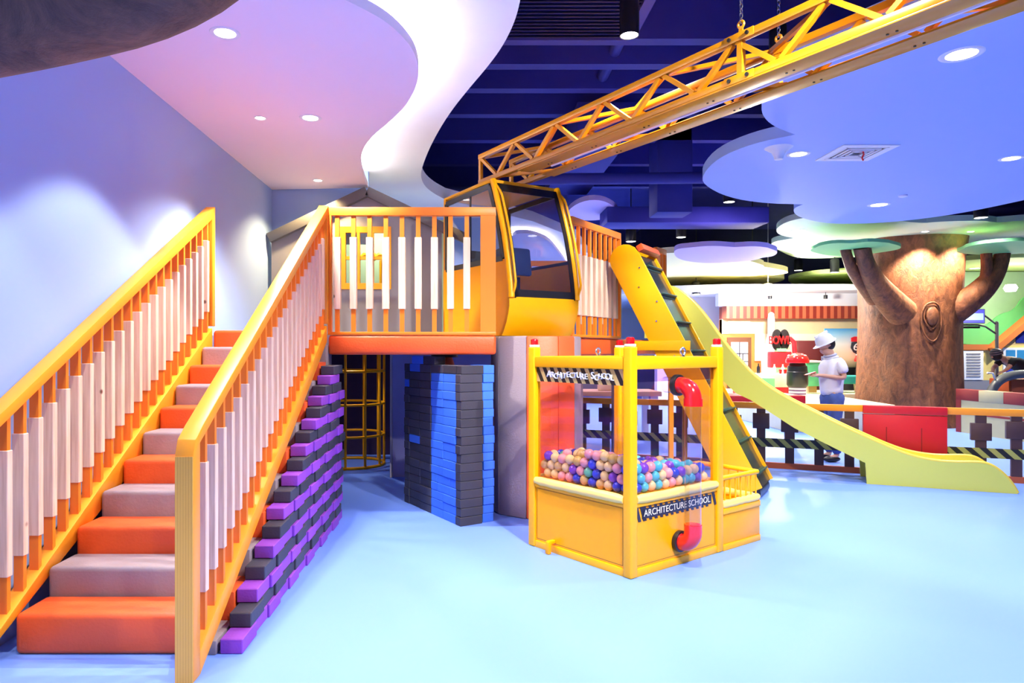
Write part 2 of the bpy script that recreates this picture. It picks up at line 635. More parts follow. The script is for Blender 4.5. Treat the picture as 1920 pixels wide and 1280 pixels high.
# ------------------------------------------------------------------ staircase
ST0, TR, R1, RR = 3.58, 0.281, 0.215, 0.157
XL, XR = -2.372, -1.312


def nose(y):
    return R1 + (y - ST0) * RR / TR


t = thing('staircase', 'padded staircase in alternating orange and mauve grey steps against the blue wall', 'stairs', (-1.84, ST0, 0))
for k in range(11):
    y0 = TR * k
    z1 = R1 + RR * k
    MB().box(XR - 0.089 + 1.84, XR + 1.84, y0, y0 + TR - 0.0015, 0.0, max(0.03, z1 - 0.140)).build('side_pad', M['pad_grey' if k % 2 == 0 else 'pad_orange'], t, bevel=0.006)
    b = MB().box(XL + 1.842, XR - 0.091 + 1.84, y0, y0 + TR - 0.0015 + (0 if k < 10 else 0.0), 0.0, z1)
    b.build('step', M['pad_orange' if k % 2 == 0 else 'pad_grey'], t, bevel=0.028, seg=3,
            label=('orange padded step' if k % 2 == 0 else 'mauve grey padded step'))


def sloped(x0, x1, ya, yb, off0, off1):
    """a slab between two lines parallel to the step noses"""
    return [(x0, ya, nose(ya) + off0), (x0, yb, nose(yb) + off0), (x0, yb, nose(yb) + off1), (x0, ya, nose(ya) + off1)], (x1 - x0, 0, 0)


def stair_railing(label, xc, ya, yb, near_post):
    """xc: middle of the railing"""
    t = thing('stair_railing', label, 'railing', (0, 0, 0), 0, 'railings of the staircase')
    w = 0.046
    # the laminated frame: post, sloped handrail, end post
    b = MB()
    z0 = nose(ya + 0.09) + 1.13
    poly = [(ya, 0.0), (ya + 0.085, 0.0), (ya + 0.085, z0 - 0.085)]
    poly += [(yb - 0.07, nose(yb - 0.07) + 1.04), (yb - 0.07, nose(yb) + 0.0), (yb, nose(yb) + 0.0), (yb, nose(yb) + 1.13)]
    poly += [(ya + 0.12, z0 + 0.0), (ya + 0.03, z0 - 0.06), (ya, z0 - 0.13)]
    b.loft([(xc - w, y, z) for y, z in poly], (2 * w, 0, 0))
    fr = b.build('frame', M['amber'], t, bevel=0.006, seg=2)
    MB().box(xc - w + 0.003, xc + w - 0.003, ya - 0.004, ya + 0.006, 0, z0 - 0.14).build('post_face', M['ply'], fr)
    # stringer
    p, v = sloped(xc - w + 0.001, xc + w - 0.001, ya + 0.085, yb - 0.07, -0.13 if near_post else -0.36, 0.02)
    p[0] = (p[0][0], ya + 0.085, 0.0)
    MB().loft(p, v).build('bottom_rail', M['amber'], t, bevel=0.004)
    y = ya + 0.21
    while y < yb - 0.1:
        zb, zt = nose(y) + 0.005, nose(y) + 1.05
        s = MB().box(xc - 0.026, xc + 0.026, y - 0.014, y + 0.014, zb, zt).build('spindle', M['orange'], t)
        MB().box(xc - 0.033, xc + 0.033, y - 0.022, y + 0.022, zb + 0.20, zb + 0.86).build('wood_batten', M['pine'], s, bevel=0.003, seg=1)
        y += 0.131
    return t


stair_railing('orange stair railing with pine battens fixed along the blue wall', -2.419, 3.10, 6.46, False)
stair_railing('orange stair railing with pine battens above the purple and black brick wall', -1.355, 3.28, 6.50, True)

# ------------------------------------------------------------------ deck
deck = [(XW + 0.005, 6.675), (XR - 0.002, 6.675), (XR - 0.002, 6.56), (0.235, 6.56), (0.235, 7.345), (1.165, 7.345), (1.23, 7.72), (2.86, 10.02), (2.35, 10.42), (XW + 0.005, 10.42)]
t = thing('play_deck', 'raised play deck with an orange padded edge at the top of the stairs', 'platform', (0, 7, 0))
MB().prism([(x, y - 7) for x, y in deck], 1.60, 1.742).build('deck_board', mat('deck board', (0.36, 0.38, 0.55), 0.6), t)
MB().box(XR, 0.285, 6.49 - 7, 6.555 - 7, 1.555, 1.74).build('front_pad', M['pad_orange'], t, bevel=0.03, seg=3)
b = MB()
a0, a1 = Vector((1.262, 7.70 - 7, 0)), Vector((2.90, 10.0 - 7, 0))
b.bar(a0 + Vector((0, 0, 1.635)), a1 + Vector((0, 0, 1.635)), 0.06, 0.20)
b.build('side_pad', M['pad_orange'], t, bevel=0.025, seg=3)
for x, y in ((-2.3, 10.2), (2.2, 10.0), (1.35, 8.3)):
    MB().box(x - 0.06, x + 0.06, y - 7.06, y - 6.94, 0, 1.60).build('post', M['pad_grey'], t)


def flat_railing(label, x0, y0, x1, y1, zb, zt, posts, n, group, first=None, step=0.1515):
    """level railing with battens; local x runs along it"""
    L_ = math.hypot(x1 - x0, y1 - y0)
    t = thing('deck_railing', label, 'railing', (x0, y0, zb), math.atan2(y1 - y0, x1 - x0), group)
    h = zt - zb
    MB().box(0, L_, -0.03, 0.03, h - 0.08, h).build('top_rail', M['orange'], t, bevel=0.004)
    MB().box(0, L_, -0.03, 0.03, 0, 0.03).build('bottom_rail', M['orange'], t, bevel=0.003)
    for a, b_ in posts:
        MB().box(a, b_, -0.031, 0.029, 0.03, h - 0.08).build('post', M['orange'], t)
    x = first
    for i in range(n):
        s = MB().box(x - 0.021, x + 0.021, -0.016, 0.016, 0.03, h - 0.08).build('spindle', M['orange'], t)
        MB().box(x - 0.033, x + 0.033, -0.028, 0.024, 0.247, 0.931).build('wood_batten', M['pine'], s, bevel=0.003, seg=1)
        x += step
    return t


flat_railing('orange deck railing with nine pine battens facing the stairs landing', -1.318, 6.525, 0.285, 6.525, 1.743, 2.96, [(1.455, 1.60), (0.0, 0.035)], 9, 'deck railings', 0.088, 0.1545)
flat_railing('orange deck railing with close pine battens beside the yellow cab', 1.14, 7.50, 1.93, 8.62, 1.743, 3.07, [(1.33, 1.37)], 9, 'deck railings', 0.06, 0.148)
flat_railing('short orange deck railing behind the top of the conveyor', 2.70, 9.74, 2.92, 10.04, 1.743, 3.07, [(0.0, 0.05), (0.32, 0.371)], 2, 'deck railings', 0.12, 0.13)

flat_railing('orange deck railing with pine battens along the back of the deck behind the cab', 0.35, 10.36, 2.30, 10.36, 1.743, 2.95, [(0.0, 0.04), (1.91, 1.95)], 11, 'deck railings', 0.16, 0.1545)
# ------------------------------------------------------------------ padded pillar under the cab
t = thing('padded_pillar', 'grey and orange padded pillar holding up the yellow crane cab', 'pillar', (0.70, 6.88, 0))
an = [180, 212, 253, 293, 321, 350, 25, 65, 105, 145]
cols = ['pad_grey', 'pad_grey', 'pad_orange', 'pad_orange', 'pad_grey', 'pad_orange', 'pad_grey', 'pad_orange', 'pad_grey', 'pad_orange']
for i, a in enumerate(an):
    a0, a1 = math.radians(a), math.radians(an[(i + 1) % 10])
    p = [(r * math.cos(q), r * math.sin(q)) for r, q in ((0.455, a0), (0.455, a1), (0.30, a1), (0.30, a0))]
    MB().prism(p, 0.0, 1.735 if i else 1.735).build('pad_panel', M[cols[i]], t, bevel=0.018, seg=2, label='grey padded panel' if 'grey' in cols[i] else 'orange padded panel')

t = thing('padded_post', 'slim orange padded post under the deck behind the blue bricks', 'post', (-0.24, 7.55, 0))
MB().lathe([(0.10, 0.0), (0.11, 0.02), (0.11, 1.45), (0.06, 1.6)], 20).build('pad', M['pad_orange'], t)
MB().lathe([(0.15, 1.52), (0.15, 1.599)], 20).build('collar', M['black'], t)

# partition behind the bricks
struct(MB().box(-0.93, 0.55, 8.62, 8.72, 0, 1.598).build('wall_partition', mat('lavender partition paint', (0.34, 0.34, 0.62), 0.7)))
tag(MB().box(-0.955, -0.932, 8.56, 8.74, 0, 1.598).build('post_trim', mat('pale mauve post', (0.50, 0.44, 0.50), 0.6)), 'pale upright post at the end of the partition under the deck', 'post')

# ------------------------------------------------------------------ yellow climbing cage under the deck
cg = thing('climbing_cage', 'round yellow tube cage standing in the dark under the deck', 'cage', (-1.62, 9.55, 0))
for k in range(11):
    a = 2 * math.pi * (k + 0.3) / 11
    MB().tube([(0.47 * math.cos(a), 0.47 * math.sin(a), 0.0), (0.47 * math.cos(a), 0.47 * math.sin(a), 1.598)], 0.017, 10).build('bar', M['yellow_deep'], cg)
for z in (0.02, 0.43, 0.86, 1.31):
    MB().tube([(0.47 * math.cos(a), 0.47 * math.sin(a), z) for a in (2 * math.pi * j / 32 for j in range(32))], 0.017 if z > 0.1 else 0.02, 10, closed=True).build('ring', M['yellow_deep'], cg)
cl = downlight(-1.55, 9.25, 1.598, 0.06, 34, 'small lamp under the deck above the yellow cage', 105, 0.5, (0.9, 0.92, 1.0))

# ------------------------------------------------------------------ foam bricks
BH = 0.0795
brick_mesh = {}
for nm in ('purple', 'black_foam', 'blue_foam'):
    brick_mesh[nm] = MB().box(-0.06, 0.06, -0.121, 0.121, 0, BH).mesh('foam_brick', M[nm], bevel=0.005, seg=1, smooth=0)
    brick_mesh[nm + '_end'] = MB().box(-0.046, 0.046, -0.119, 0.119, 0, BH).mesh('foam_brick', M[nm], bevel=0.005, seg=1, smooth=0)
    brick_mesh[nm + '_half'] = MB().box(-0.06, 0.06, -0.060, 0.060, 0, BH).mesh('foam_brick', M[nm], bevel=0.005, seg=1, smooth=0)


def brick(kind, loc, rz, label, group):
    o = bpy.data.objects.new('foam_brick', brick_mesh[kind])
    COL.objects.link(o)
    o.location = loc
    o.rotation_euler = (0, 0, rz)
    return tag(o, label, 'foam brick', group)


for k in range(18):
    s0 = 3.59 + 0.1465 * k
    n = max(2, round((6.53 - s0) / 0.245))
    for i in range(n):
        c = ('purple' if (k % 2 == 0) else 'black_foam')
        x = -1.243 + (0.009 if (i + k // 2) % 2 == 0 else -0.005) + random.uniform(-0.003, 0.003)
        brick(c, (x, s0 + 0.1225 + 0.245 * i, k * (BH + 0.0016)), random.uniform(-0.012, 0.012),
              '%s foam brick in the %s course, %s from the front of the stepped wall' % ('purple' if c == 'purple' else 'charcoal', ORD[k], ORD[i]),
              'foam bricks of the stepped wall')

A = Vector((-0.653, 7.21, 0))
dv = Vector((0.508, -0.862, 0)).normalized()
ev = Vector((0.862, 0.508, 0)).normalized()
ra = math.atan2(dv.y, dv.x) - math.pi / 2          # brick's long side (local y) along dv
re = math.atan2(ev.y, ev.x) - math.pi / 2
GB = 'foam bricks of the corner stack'


def cornername(c):
    return {'black_foam': 'charcoal', 'blue_foam': 'blue'}[c.replace('_end', '').replace('_half', '')]


for k in range(18):
    z = k * (BH + 0.0016)
    cols_ = [('black_foam_half', 0.06), ('black_foam', 0.242), ('black_foam', 0.486), ('blue_foam', 0.730), ('blue_foam', 0.974)]
    if k == 17:
        cols_ = [('black_foam_half', 0.06), ('blue_foam', 0.242), ('black_foam', 0.486), ('black_foam', 0.730), ('black_foam', 0.974)]
    if k == 15:
        cols_[0] = ('blue_foam_half', 0.06)
    if k == 8:
        cols_[1] = ('blue_foam', 0.242)
    if k in (3, 4):
        cols_[3] = ('blue_foam_half', 0.668)
        cols_[4] = ('blue_foam', 0.851)
        cols_.append(('blue_foam_half', 1.034))
    for i, (c, s_) in enumerate(cols_):
        o = random.uniform(-0.006, 0.006)
        p = A + dv * s_ + ev * (0.06 + o)
        brick(c, (p.x, p.y, z), ra, '%s foam brick in the %s course of the corner stack, %s from its far end' % (cornername(c), ORD[k], ORD[i]), GB)
    o = random.uniform(-0.007, 0.007)
    p = A + dv * 1.145 + ev * (0.119 + o)
    brick('black_foam_end', (p.x, p.y, z), re, 'charcoal foam brick in the %s course on the near corner of the corner stack' % ORD[k], GB)
    p = A + dv * (1.05 + random.uniform(-0.008, 0.008)) + ev * (0.312 + random.uniform(-0.006, 0.006))
    brick('blue_foam', (p.x, p.y, z), ra, 'blue foam brick in the %s course, narrow end beside the grey pillar' % ORD[k], GB)
z = 18 * (BH + 0.0016)
for s_, c, lab in ((0.30, 'blue_foam', 'blue foam brick lying on top of the corner stack near its far end'),
                   (0.56, 'black_foam', 'charcoal foam brick lying on top in the middle of the corner stack')):
    p = A + dv * s_ + ev * 0.06
    brick(c, (p.x, p.y, z), ra, lab, GB)

# ------------------------------------------------------------------ grey playhouse front on the deck
hx, hy = -1.25, 8.66
t = thing('playhouse_front', 'grey gabled playhouse front with an orange window at the back of the deck', 'playhouse', (hx, hy, 1.742))
zl, za = 3.04 - 1.742, 3.63 - 1.742
hw = 1.22
wx0, wx1, wz0, wz1 = -0.32, 0.27, 2.40 - 1.742, 3.13 - 1.742
b = MB()
for poly in ([(-hw, 0), (wx0, 0), (wx0, zl + (za - zl) * (1 + wx0 / hw)), (-hw, zl)],
             [(wx1, 0), (hw - 0.28, 0), (hw - 0.28, zl + (za - zl) * (0.28 / hw)), (wx1, zl + (za - zl) * (1 - wx1 / hw))],
             [(wx0, 0), (wx1, 0), (wx1, wz0), (wx0, wz0)],
             [(wx0, wz1), (wx1, wz1), (wx1, zl + (za - zl) * (1 - wx1 / hw)), (0, za), (wx0, zl + (za - zl) * (1 + wx0 / hw))]):
    b.loft([(x, 0.0, z) for x, z in poly], (0, 0.08, 0))
b.build('wall_board', M['grey_wall'], t)
for sgn in (-1, 1):
    MB().bar((sgn * (hw + 0.02), -0.03, zl - 0.03), (0, -0.03, za - 0.03), 0.10, 0.12, (0, 0, 1)).build('roof_trim', M['grey_dark'], t, bevel=0.004)
w = MB()
fw = 0.045
for x0, x1, z0, z1 in ((wx0 - 0.03, wx1 + 0.03, wz1 - fw, wz1 + 0.03), (wx0 - 0.03, wx1 + 0.03, wz0 - 0.03, wz0 + fw), (wx0 - 0.03, wx0 + fw, wz0 + fw, wz1 - fw), (wx1 - fw, wx1 + 0.03, wz0 + fw, wz1 - fw),
                       (wx0 + 0.19, wx0 + 0.225, wz0 + fw, wz1 - fw), (wx1 - 0.225, wx1 - 0.19, wz0 + fw, wz1 - fw)):
    w.box(x0, x1, -0.035, 0.03, z0, z1)
zm = (wz0 + wz1) / 2
w.box(wx0 + fw, wx1 - fw, -0.028, 0.024, zm - 0.02, zm + 0.02)
f = w.build('window_frame', M['amber'], t)
MB().box(wx0 + fw, wx1 - fw, 0.0, 0.006, wz0 + fw, wz1 - fw).build('pane', M['glass'], f)
MB().box(-hw, hw - 0.28, 0.95, 0.99, 0.0, wz1 + 0.3).build('inner_board', mat('sage green board', (0.42, 0.52, 0.36), 0.7), t)
for x in (-0.22, -0.02, 0.12):
    MB().tube([(x, 0.5, 0.0), (x, 0.5, 1.05), (x + 0.1, 0.5, 1.13), (x + 0.25, 0.55, 1.13)], 0.035, 12).build('yellow_tube', M['yellow'], t, smooth=60)
spot(t, (0.0, 0.4, 1.85), 160, 150, 0.8, (1.0, 0.9, 0.65))

# ------------------------------------------------------------------ crane cab
def cab():
    z0 = 1.742
    RT = 3.335 - z0
    t = thing('crane_cab', 'yellow crane cab with smoked glass windows standing on the padded pillar', 'crane cab', (0.25, 6.95, z0), math.atan2(0.51, 0.86))
    Wd = 0.87
    prof = [(0.0, RT), (-0.055, RT - 0.12), (-0.135, RT - 0.33), (-0.215, RT - 0.57), (-0.28, RT - 0.84), (-0.325, RT - 1.10), (-0.335, RT - 1.22)]   # front outline (y, z)
    low = [(-0.335, RT - 1.30), (-0.32, 0.22), (-0.285, 0.13), (-0.24, 0.05), (-0.20, 0.0)]
    back = 1.0

    def fy(z):
        pr = (prof + low)
        for (ya, za), (yb, zb) in zip(pr, pr[1:]):
            if zb <= z <= za:
                return ya + (yb - ya) * (za - z) / (za - zb + 1e-9)
        return pr[-1][0]
    wz = 2.50 - z0          # sill of the side windows
    # lower body: belt of the shell under the windows
    out = [(y, z) for y, z in prof + low if z <= wz]
    side = [(fy(wz), wz)] + out + [(back, 0.0), (back, wz)]
    for x0, x1, nm in ((0, 0.03, 'side_panel'), (Wd - 0.03, Wd, 'side_panel')):
        MB().loft([(x0, y, z) for y, z in side], (x1 - x0, 0, 0)).build(nm, M['yellow_deep'], t, smooth=20)
    # nose under the windscreen, bulging
    zb = RT - 1.215
    nb = [(fy(z), z) for z in (zb, zb - 0.06, zb - 0.12, 0.20, 0.13, 0.07, 0.03, 0.0)]
    v, f = [], []
    nx = 9
    for y, z in nb:
        for i in range(nx):
            u = i / (nx - 1)
            bul = 0.035 * (1 - (2 * u - 1) ** 4)
            v.append((u * Wd, y - bul, z))
        for i in range(nx):
            u = i / (nx - 1)
            v.append((u * Wd, y + 0.05, z))
    r = 2 * nx
    for j in range(len(nb) - 1):
        for i in range(nx - 1):
            f.append((j * r + i, j * r + i + 1, (j + 1) * r + i + 1, (j + 1) * r + i))
            f.append((j * r + nx + i, (j + 1) * r + nx + i, (j + 1) * r + nx + i + 1, j * r + nx + i + 1))
        f.append((j * r, (j + 1) * r, (j + 1) * r + nx, j * r + nx))
        f.append((j * r + nx - 1, j * r + 2 * nx - 1, (j + 1) * r + 2 * nx - 1, (j + 1) * r + nx - 1))
    for j in (0, len(nb) - 1):
        for i in range(nx - 1):
            f.append((j * r + i, j * r + nx + i, j * r + nx + i + 1, j * r + i + 1))
    MB().add(v, f).build('nose_panel', M['yellow'], t, smooth=40)
    MB().box(0.03, Wd - 0.03, fy(0.0) + 0.05, back, 0.0, 0.04).build('cab_floor', M['grey_dark'], t)
    MB().box(0.0, Wd, back - 0.03, back, 0.0, 0.30).build('rear_panel', M['yellow_deep'], t)
    # pillars along the front profile
    full = [(y, z) for y, z in prof] + [(fy(wz), wz)]
    full = sorted(set(full), key=lambda q: -q[1])
    for x in (0.025, Wd - 0.025):
        b = MB()
        b.tube([(x, y - 0.0, z) for y, z in prof], 0.034, 10)
        b.build('front_pillar', M['yellow'], t, smooth=60)
    for x in (0.025, Wd - 0.025):
        MB().bar((x, back - 0.025, wz), (x, back - 0.025, RT - 0.02), 0.05, 0.05, (0, 1, 0)).build('rear_pillar', M['yellow_deep'], t, bevel=0.008)
    # roof
    MB().loft([(0.0, -0.015, RT - 0.03), (0.0, back, RT - 0.03), (0.0, back, RT), (0.0, 0.1, RT + 0.015), (0.0, -0.02, RT + 0.005)], (Wd, 0, 0)).build('roof_panel', M['yellow'], t, bevel=0.012)
    # windscreen: black frame band + glass, both following the profile
    ws = prof

    def sheet(x0, x1, zs, off, th):
        v, f = [], []
        for z in zs:
            y = fy(z) + off
            v += [(x0, y, z), (x1, y, z), (x1, y + th, z), (x0, y + th, z)]
        for j in range(len(zs) - 1):
            a, c = j * 4, j * 4 + 4
            for i in range(4):
                f.append((a + i, a + (i + 1) % 4, c + (i + 1) % 4, c + i))
        f += [(0, 1, 2, 3), tuple(4 * (len(zs) - 1) + i for i in (3, 2, 1, 0))]
        return v, f
    zs = [RT - 0.035 - (1.19) * i / 14 for i in range(15)]
    v, f = sheet(0.10, Wd - 0.10, zs[1:-1], -0.012, 0.006)
    g = MB().add(v, f).build('windscreen', M['cabglass'], t, smooth=60)
    b = MB()
    for x0, x1 in ((0.055, 0.10), (Wd - 0.10, Wd - 0.055)):
        b.add(*sheet(x0, x1, zs, -0.016, 0.012))
    b.add(*sheet(0.055, Wd - 0.055, zs[:2], -0.016, 0.012))
    b.add(*sheet(0.055, Wd - 0.055, zs[-2:], -0.016, 0.012))
    b.build('rubber_seal', M['black'], g)
    # side windows
    for x in (0.004, Wd - 0.010):
        zt = RT - 0.06
        loop = [(fy(wz) + 0.06, wz + 0.01)] + [(fy(z) + 0.06, z) for z in (wz + 0.2, wz + 0.4, wz + 0.6, zt)] + [(back - 0.06, zt - 0.02), (back - 0.06, wz + 0.01)]
        g = MB().loft([(x, y, z) for y, z in loop], (0.006, 0, 0)).build('side_window', M['cabglass'], t)
        s = MB()
        for p, q in zip(loop, loop[1:] + loop[:1]):
            s.bar((x + 0.003, p[0], p[1]), (x + 0.003, q[0], q[1]), 0.018, 0.055, (0, -(q[1] - p[1]), (q[0] - p[0])))
        s.build('rubber_seal', M['black'], g)
    MB().bar((0.012, 0.42, wz), (0.012, 0.42, RT - 0.05), 0.015, 0.02, (0, 1, 0)).build('window_divider', M['black'], t)
    # grab bars outside the windscreen
    for x in (0.035, Wd - 0.02):
        pts_ = [(x, fy(z) - (0.075 if 0 < i < 12 else 0.02), z) for i, z in enumerate([RT - 0.06 - 1.12 * k / 12 for k in range(13)])]
        MB().tube(chaikin(pts_, 1, False), 0.013, 8).build('grab_bar', M['yellow'], t, smooth=60)
    # inside
    st = MB().box(0.27, 0.62, 0.42, 0.78, 0.30, 0.42).build('seat', M['print_black'], t, bevel=0.03)
    MB().loft([(0.27, 0.74, 0.42), (0.27, 0.84, 0.42), (0.27, 0.92, 1.0), (0.27, 0.84, 1.0)], (0.35, 0, 0)).build('seat_back', M['print_black'], st, bevel=0.03)
    MB().box(0.36, 0.53, 0.52, 0.68, 0.04, 0.30).build('seat_base', M['black'], st)
    MB().loft([(0.10, -0.10, 0.62), (0.10, 0.20, 0.66), (0.10, 0.24, 0.88), (0.10, -0.06, 0.92)], (0.36, 0, 0)).build('control_box', mat('navy console', (0.03, 0.05, 0.14), 0.4), t, bevel=0.03)
    MB().box(0.16, 0.38, 0.02, 0.14, 0.04, 0.62).build('console_stand', M['black'], t)
    MB().box(0.30, 0.62, 0.25, 0.65, RT + 0.012, RT + 0.05).build('jib_mount', M['yellow'], t)


cab()

# ------------------------------------------------------------------ crane jib
JA = Vector((0.51, -0.86, 0)).normalized()
jz = 3.385
jt = thing('crane_jib', 'yellow lattice crane jib hanging overhead from the cab across the hall', 'crane jib', (0.150, 7.40, jz), math.atan2(JA.y, JA.x))
JH, JW, JL, PP = 0.325, 0.40, 6.1, 0.648
cw = 0.05
for y, z, nm in ((0, JH - cw / 2, 'top_chord'), (JW, JH - cw / 2, 'top_chord'), (0, cw / 2, 'bottom_chord'), (JW, cw / 2, 'bottom_chord')):
    MB().box(0, JL, y - cw / 2, y + cw / 2, z - cw / 2, z + cw / 2).build(nm, M['jib'], jt, bevel=0.004)
n = 0
for y in (0, JW):
    b = MB().box(0, 0.035, y - 0.018, y + 0.018, cw, JH - cw)
    b.build('end_post', M['jib'], jt)
    k = 0
    while True:
        x = 0.02 + PP * k
        if x + PP > JL:
            break
        mid = x + PP / 2
        MB().bar((x + 0.02, y, JH - cw), (mid - 0.02, y, cw), 0.032, 0.036, (0, 1, 0)).build('brace', M['jib'], jt)
        MB().bar((mid + 0.02, y, cw), (x + PP - 0.02, y, JH - cw), 0.032, 0.036, (0, 1, 0)).build('brace', M['jib'], jt)
        k += 1
    MB().box(3.285, 3.325, y - 0.02, y + 0.02, cw, JH - cw).build('joint_post', M['jib'], jt)
k = 0
while 0.02 + PP * (k + 1) < JL:
    x = 0.02 + PP * k
    ya, yb = (0.03, JW - 0.03) if k % 2 == 0 else (JW - 0.03, 0.03)
    MB().bar((x, ya, JH - 0.025), (x + PP, yb, JH - 0.025), 0.03, 0.03).build('cross_brace', M['jib'], jt)
    MB().bar((x + PP / 2, ya, 0.03), (x + PP * 1.2, yb, 0.03), 0.03, 0.03).build('cross_brace', M['jib'], jt)
    k += 1
for y0, y1 in ((-0.026, 0.135), (JW - 0.135, JW + 0.026)):
    pl = MB().box(0.75, JL, y0, y1, -0.014, -0.001).build('bottom_plate', M['jib'], jt, bevel=0.002)
    for i in range(8):
        for dx in (0, 0.05):
            MB().lathe([(0.008, -0.019), (0.008, -0.014)], 8, (1.1 + i * 0.62 + dx, (y0 + y1) / 2 + 0.03, 0)).build('screw', M['black'], pl)
MB().box(0.75, JL, 0.135, JW - 0.135, 0.035, 0.045).build('light_tray', M['jib'], jt)
MB().tube([(1.0, JW / 2, 0.01), (JL - 0.1, JW / 2, 0.01)], 0.014, 8).build('fluorescent_tube', M['white'], jt)
for y in (0, JW):
    s = -1 if y == 0 else 1
    for z in (JH - cw / 2, cw / 2):
        pl = MB().box(3.19, 3.42, y + s * 0.026 - 0.004, y + s * 0.026 + 0.004, z - 0.028, z + 0.028).build('joint_plate', M['jib'], jt, bevel=0.002)
        for dx in (3.235, 3.375):
            MB().tube([(dx, y + s * 0.03, z), (dx, y + s * 0.042, z)], 0.013, 10).build('bolt', M['black'], pl)
    lug = MB()
    lug.box(3.29, 3.32, y - 0.006, y + 0.006, JH, JH + 0.05)
    lug.tube([(3.305 + 0.022 * math.cos(q), y, JH + 0.062 + 0.022 * math.sin(q)) for q in (2 * math.pi * i / 12 for i in range(12))], 0.009, 6, closed=True)
    lug.build('hanging_lug', M['jib'], jt)
c30, s30 = JA.x, JA.y
for y, lab in ((0, 'thin steel chain holding the near edge of the crane jib'), (JW, 'thin steel chain holding the far edge of the crane jib')):
    b = MB()
    z = JH + 0.07
    i = 0
    while z < 5.4 - jz - 0.05:
        pts_ = []
        for q in range(10):
            a = 2 * math.pi * q / 10
            u, w = 0.011 * math.cos(a), 0.020 * math.sin(a)
            pts_.append((3.305 + (u if i % 2 else 0), y + (0 if i % 2 else u), z + w + 0.02))
        b.tube(pts_, 0.0035, 5, closed=True)
        z += 0.032
        i += 1
    o = b.build('chain', M['steel'])
    o.location = jt.location
    o.rotation_euler = jt.rotation_euler
    tag(o, lab, 'chain', 'chains of the crane jib')

# ------------------------------------------------------------------ conveyor
def conveyor():
    al = math.radians(62.7)
    w = Vector((0.542, 0.84, 0)).normalized()
    u = Vector((w.y, -w.x, 0))
    l = -u * math.cos(al) + Vector((0, 0, math.sin(al)))
    n = w.cross(l)
    t = thing('conveyor', 'steep yellow conveyor with a dark green cleated belt rising to the deck', 'conveyor')
    mx = Matrix((w, l, n)).transposed().to_4x4()
    mx.translation = Vector((3.142, 7.30, 0.14))
    t.matrix_world = mx
    Lb, Wb = 2.95, 0.58

    def side(x0, x1, zb, zt, y0=-0.02):
        p = [(y0, zb), (Lb - 0.02, zb)]
        for k in range(1, 8):
            a = math.pi * k / 8
            rr = (zt - zb) / 2
            p.append((Lb - 0.02 + rr * math.sin(a), (zt + zb) / 2 - rr * math.cos(a)))
        p += [(Lb - 0.02, zt), (y0, zt)]
        return MB().loft([(x0, y, z) for y, z in p], (x1 - x0, 0, 0))
    a = side(-0.035, 0.0, -0.345, 0.02).build('side_panel', M['yellow'], t, bevel=0.006)
    b = MB()
    for y, z in ((2.75, -0.05), (2.55, -0.16), (2.3, -0.05), (2.1, -0.16), (1.65, -0.16), (1.55, -0.2)):
        b.tube([(-0.036, y, z), (-0.041, y, z)], 0.011, 8)
    b.build('bolt', M['steel'], a)
    side(Wb, Wb + 0.03, -0.345, 0.035).build('side_panel', M['yellow'], t, bevel=0.006)
    MB().box(0.004, Wb - 0.004, -0.02, Lb - 0.05, -0.04, 0.002).build('belt', M['belt'], t)
    y = 0.12
    while y < Lb - 0.1:
        b = MB()
        b.box(0.01, Wb - 0.01, y, y + 0.016, 0.002, 0.05)
        b.box(0.01, Wb - 0.01, y - 0.025, y + 0.035, 0.002, 0.010)
        b.build('cleat', M['cleat'], t, bevel=0.003)
        y += 0.372
    MB().tube([(0.004, -0.03, -0.12), (Wb - 0.004, -0.03, -0.12)], 0.10, 20).build('roller', M['black'], t)
    MB().tube([(0.004, Lb - 0.02, -0.14), (Wb - 0.004, Lb - 0.02, -0.14)], 0.09, 20).build('roller', M['black'], t)
    MB().box(-0.035, Wb + 0.03, Lb - 0.03, Lb + 0.05, 0.022, 0.10).build('top_guard', M['pad_orange'], t, bevel=0.01)
    # straight parts given in world space, moved into the conveyor's frame
    inv = mx.inverted()

    def world(mb, name, m, bevel=0.0):
        mb.v = [tuple(inv @ Vector(p)) for p in mb.v]
        return mb.build(name, m, t, bevel=bevel)
    base = Vector((3.142, 7.30, 0)) - w * 0.05
    p0 = base - u * 0.72 + Vector((0, 0, 1.65))
    p1 = base - u * 1.42 + Vector((0, 0, 1.65))
    world(MB().bar(p0, p1, 0.03, 0.11), 'bracket', M['yellow'], 0.004)
    for q in (0.0, Wb):
        b0 = Vector((3.142, 7.30, 0)) + w * q - u * 0.16
        world(MB().bar(b0, b0 + Vector((0, 0, 0.30)), 0.05, 0.05, (0, 1, 0)), 'foot', M['yellow_deep'])
        b1 = Vector((3.142, 7.30, 0)) + w * q - u * 0.95
        world(MB().bar(b1, b1 + Vector((0, 0, 1.55)), 0.05, 0.05, (0, 1, 0)), 'leg', M['yellow_deep'])


conveyor()

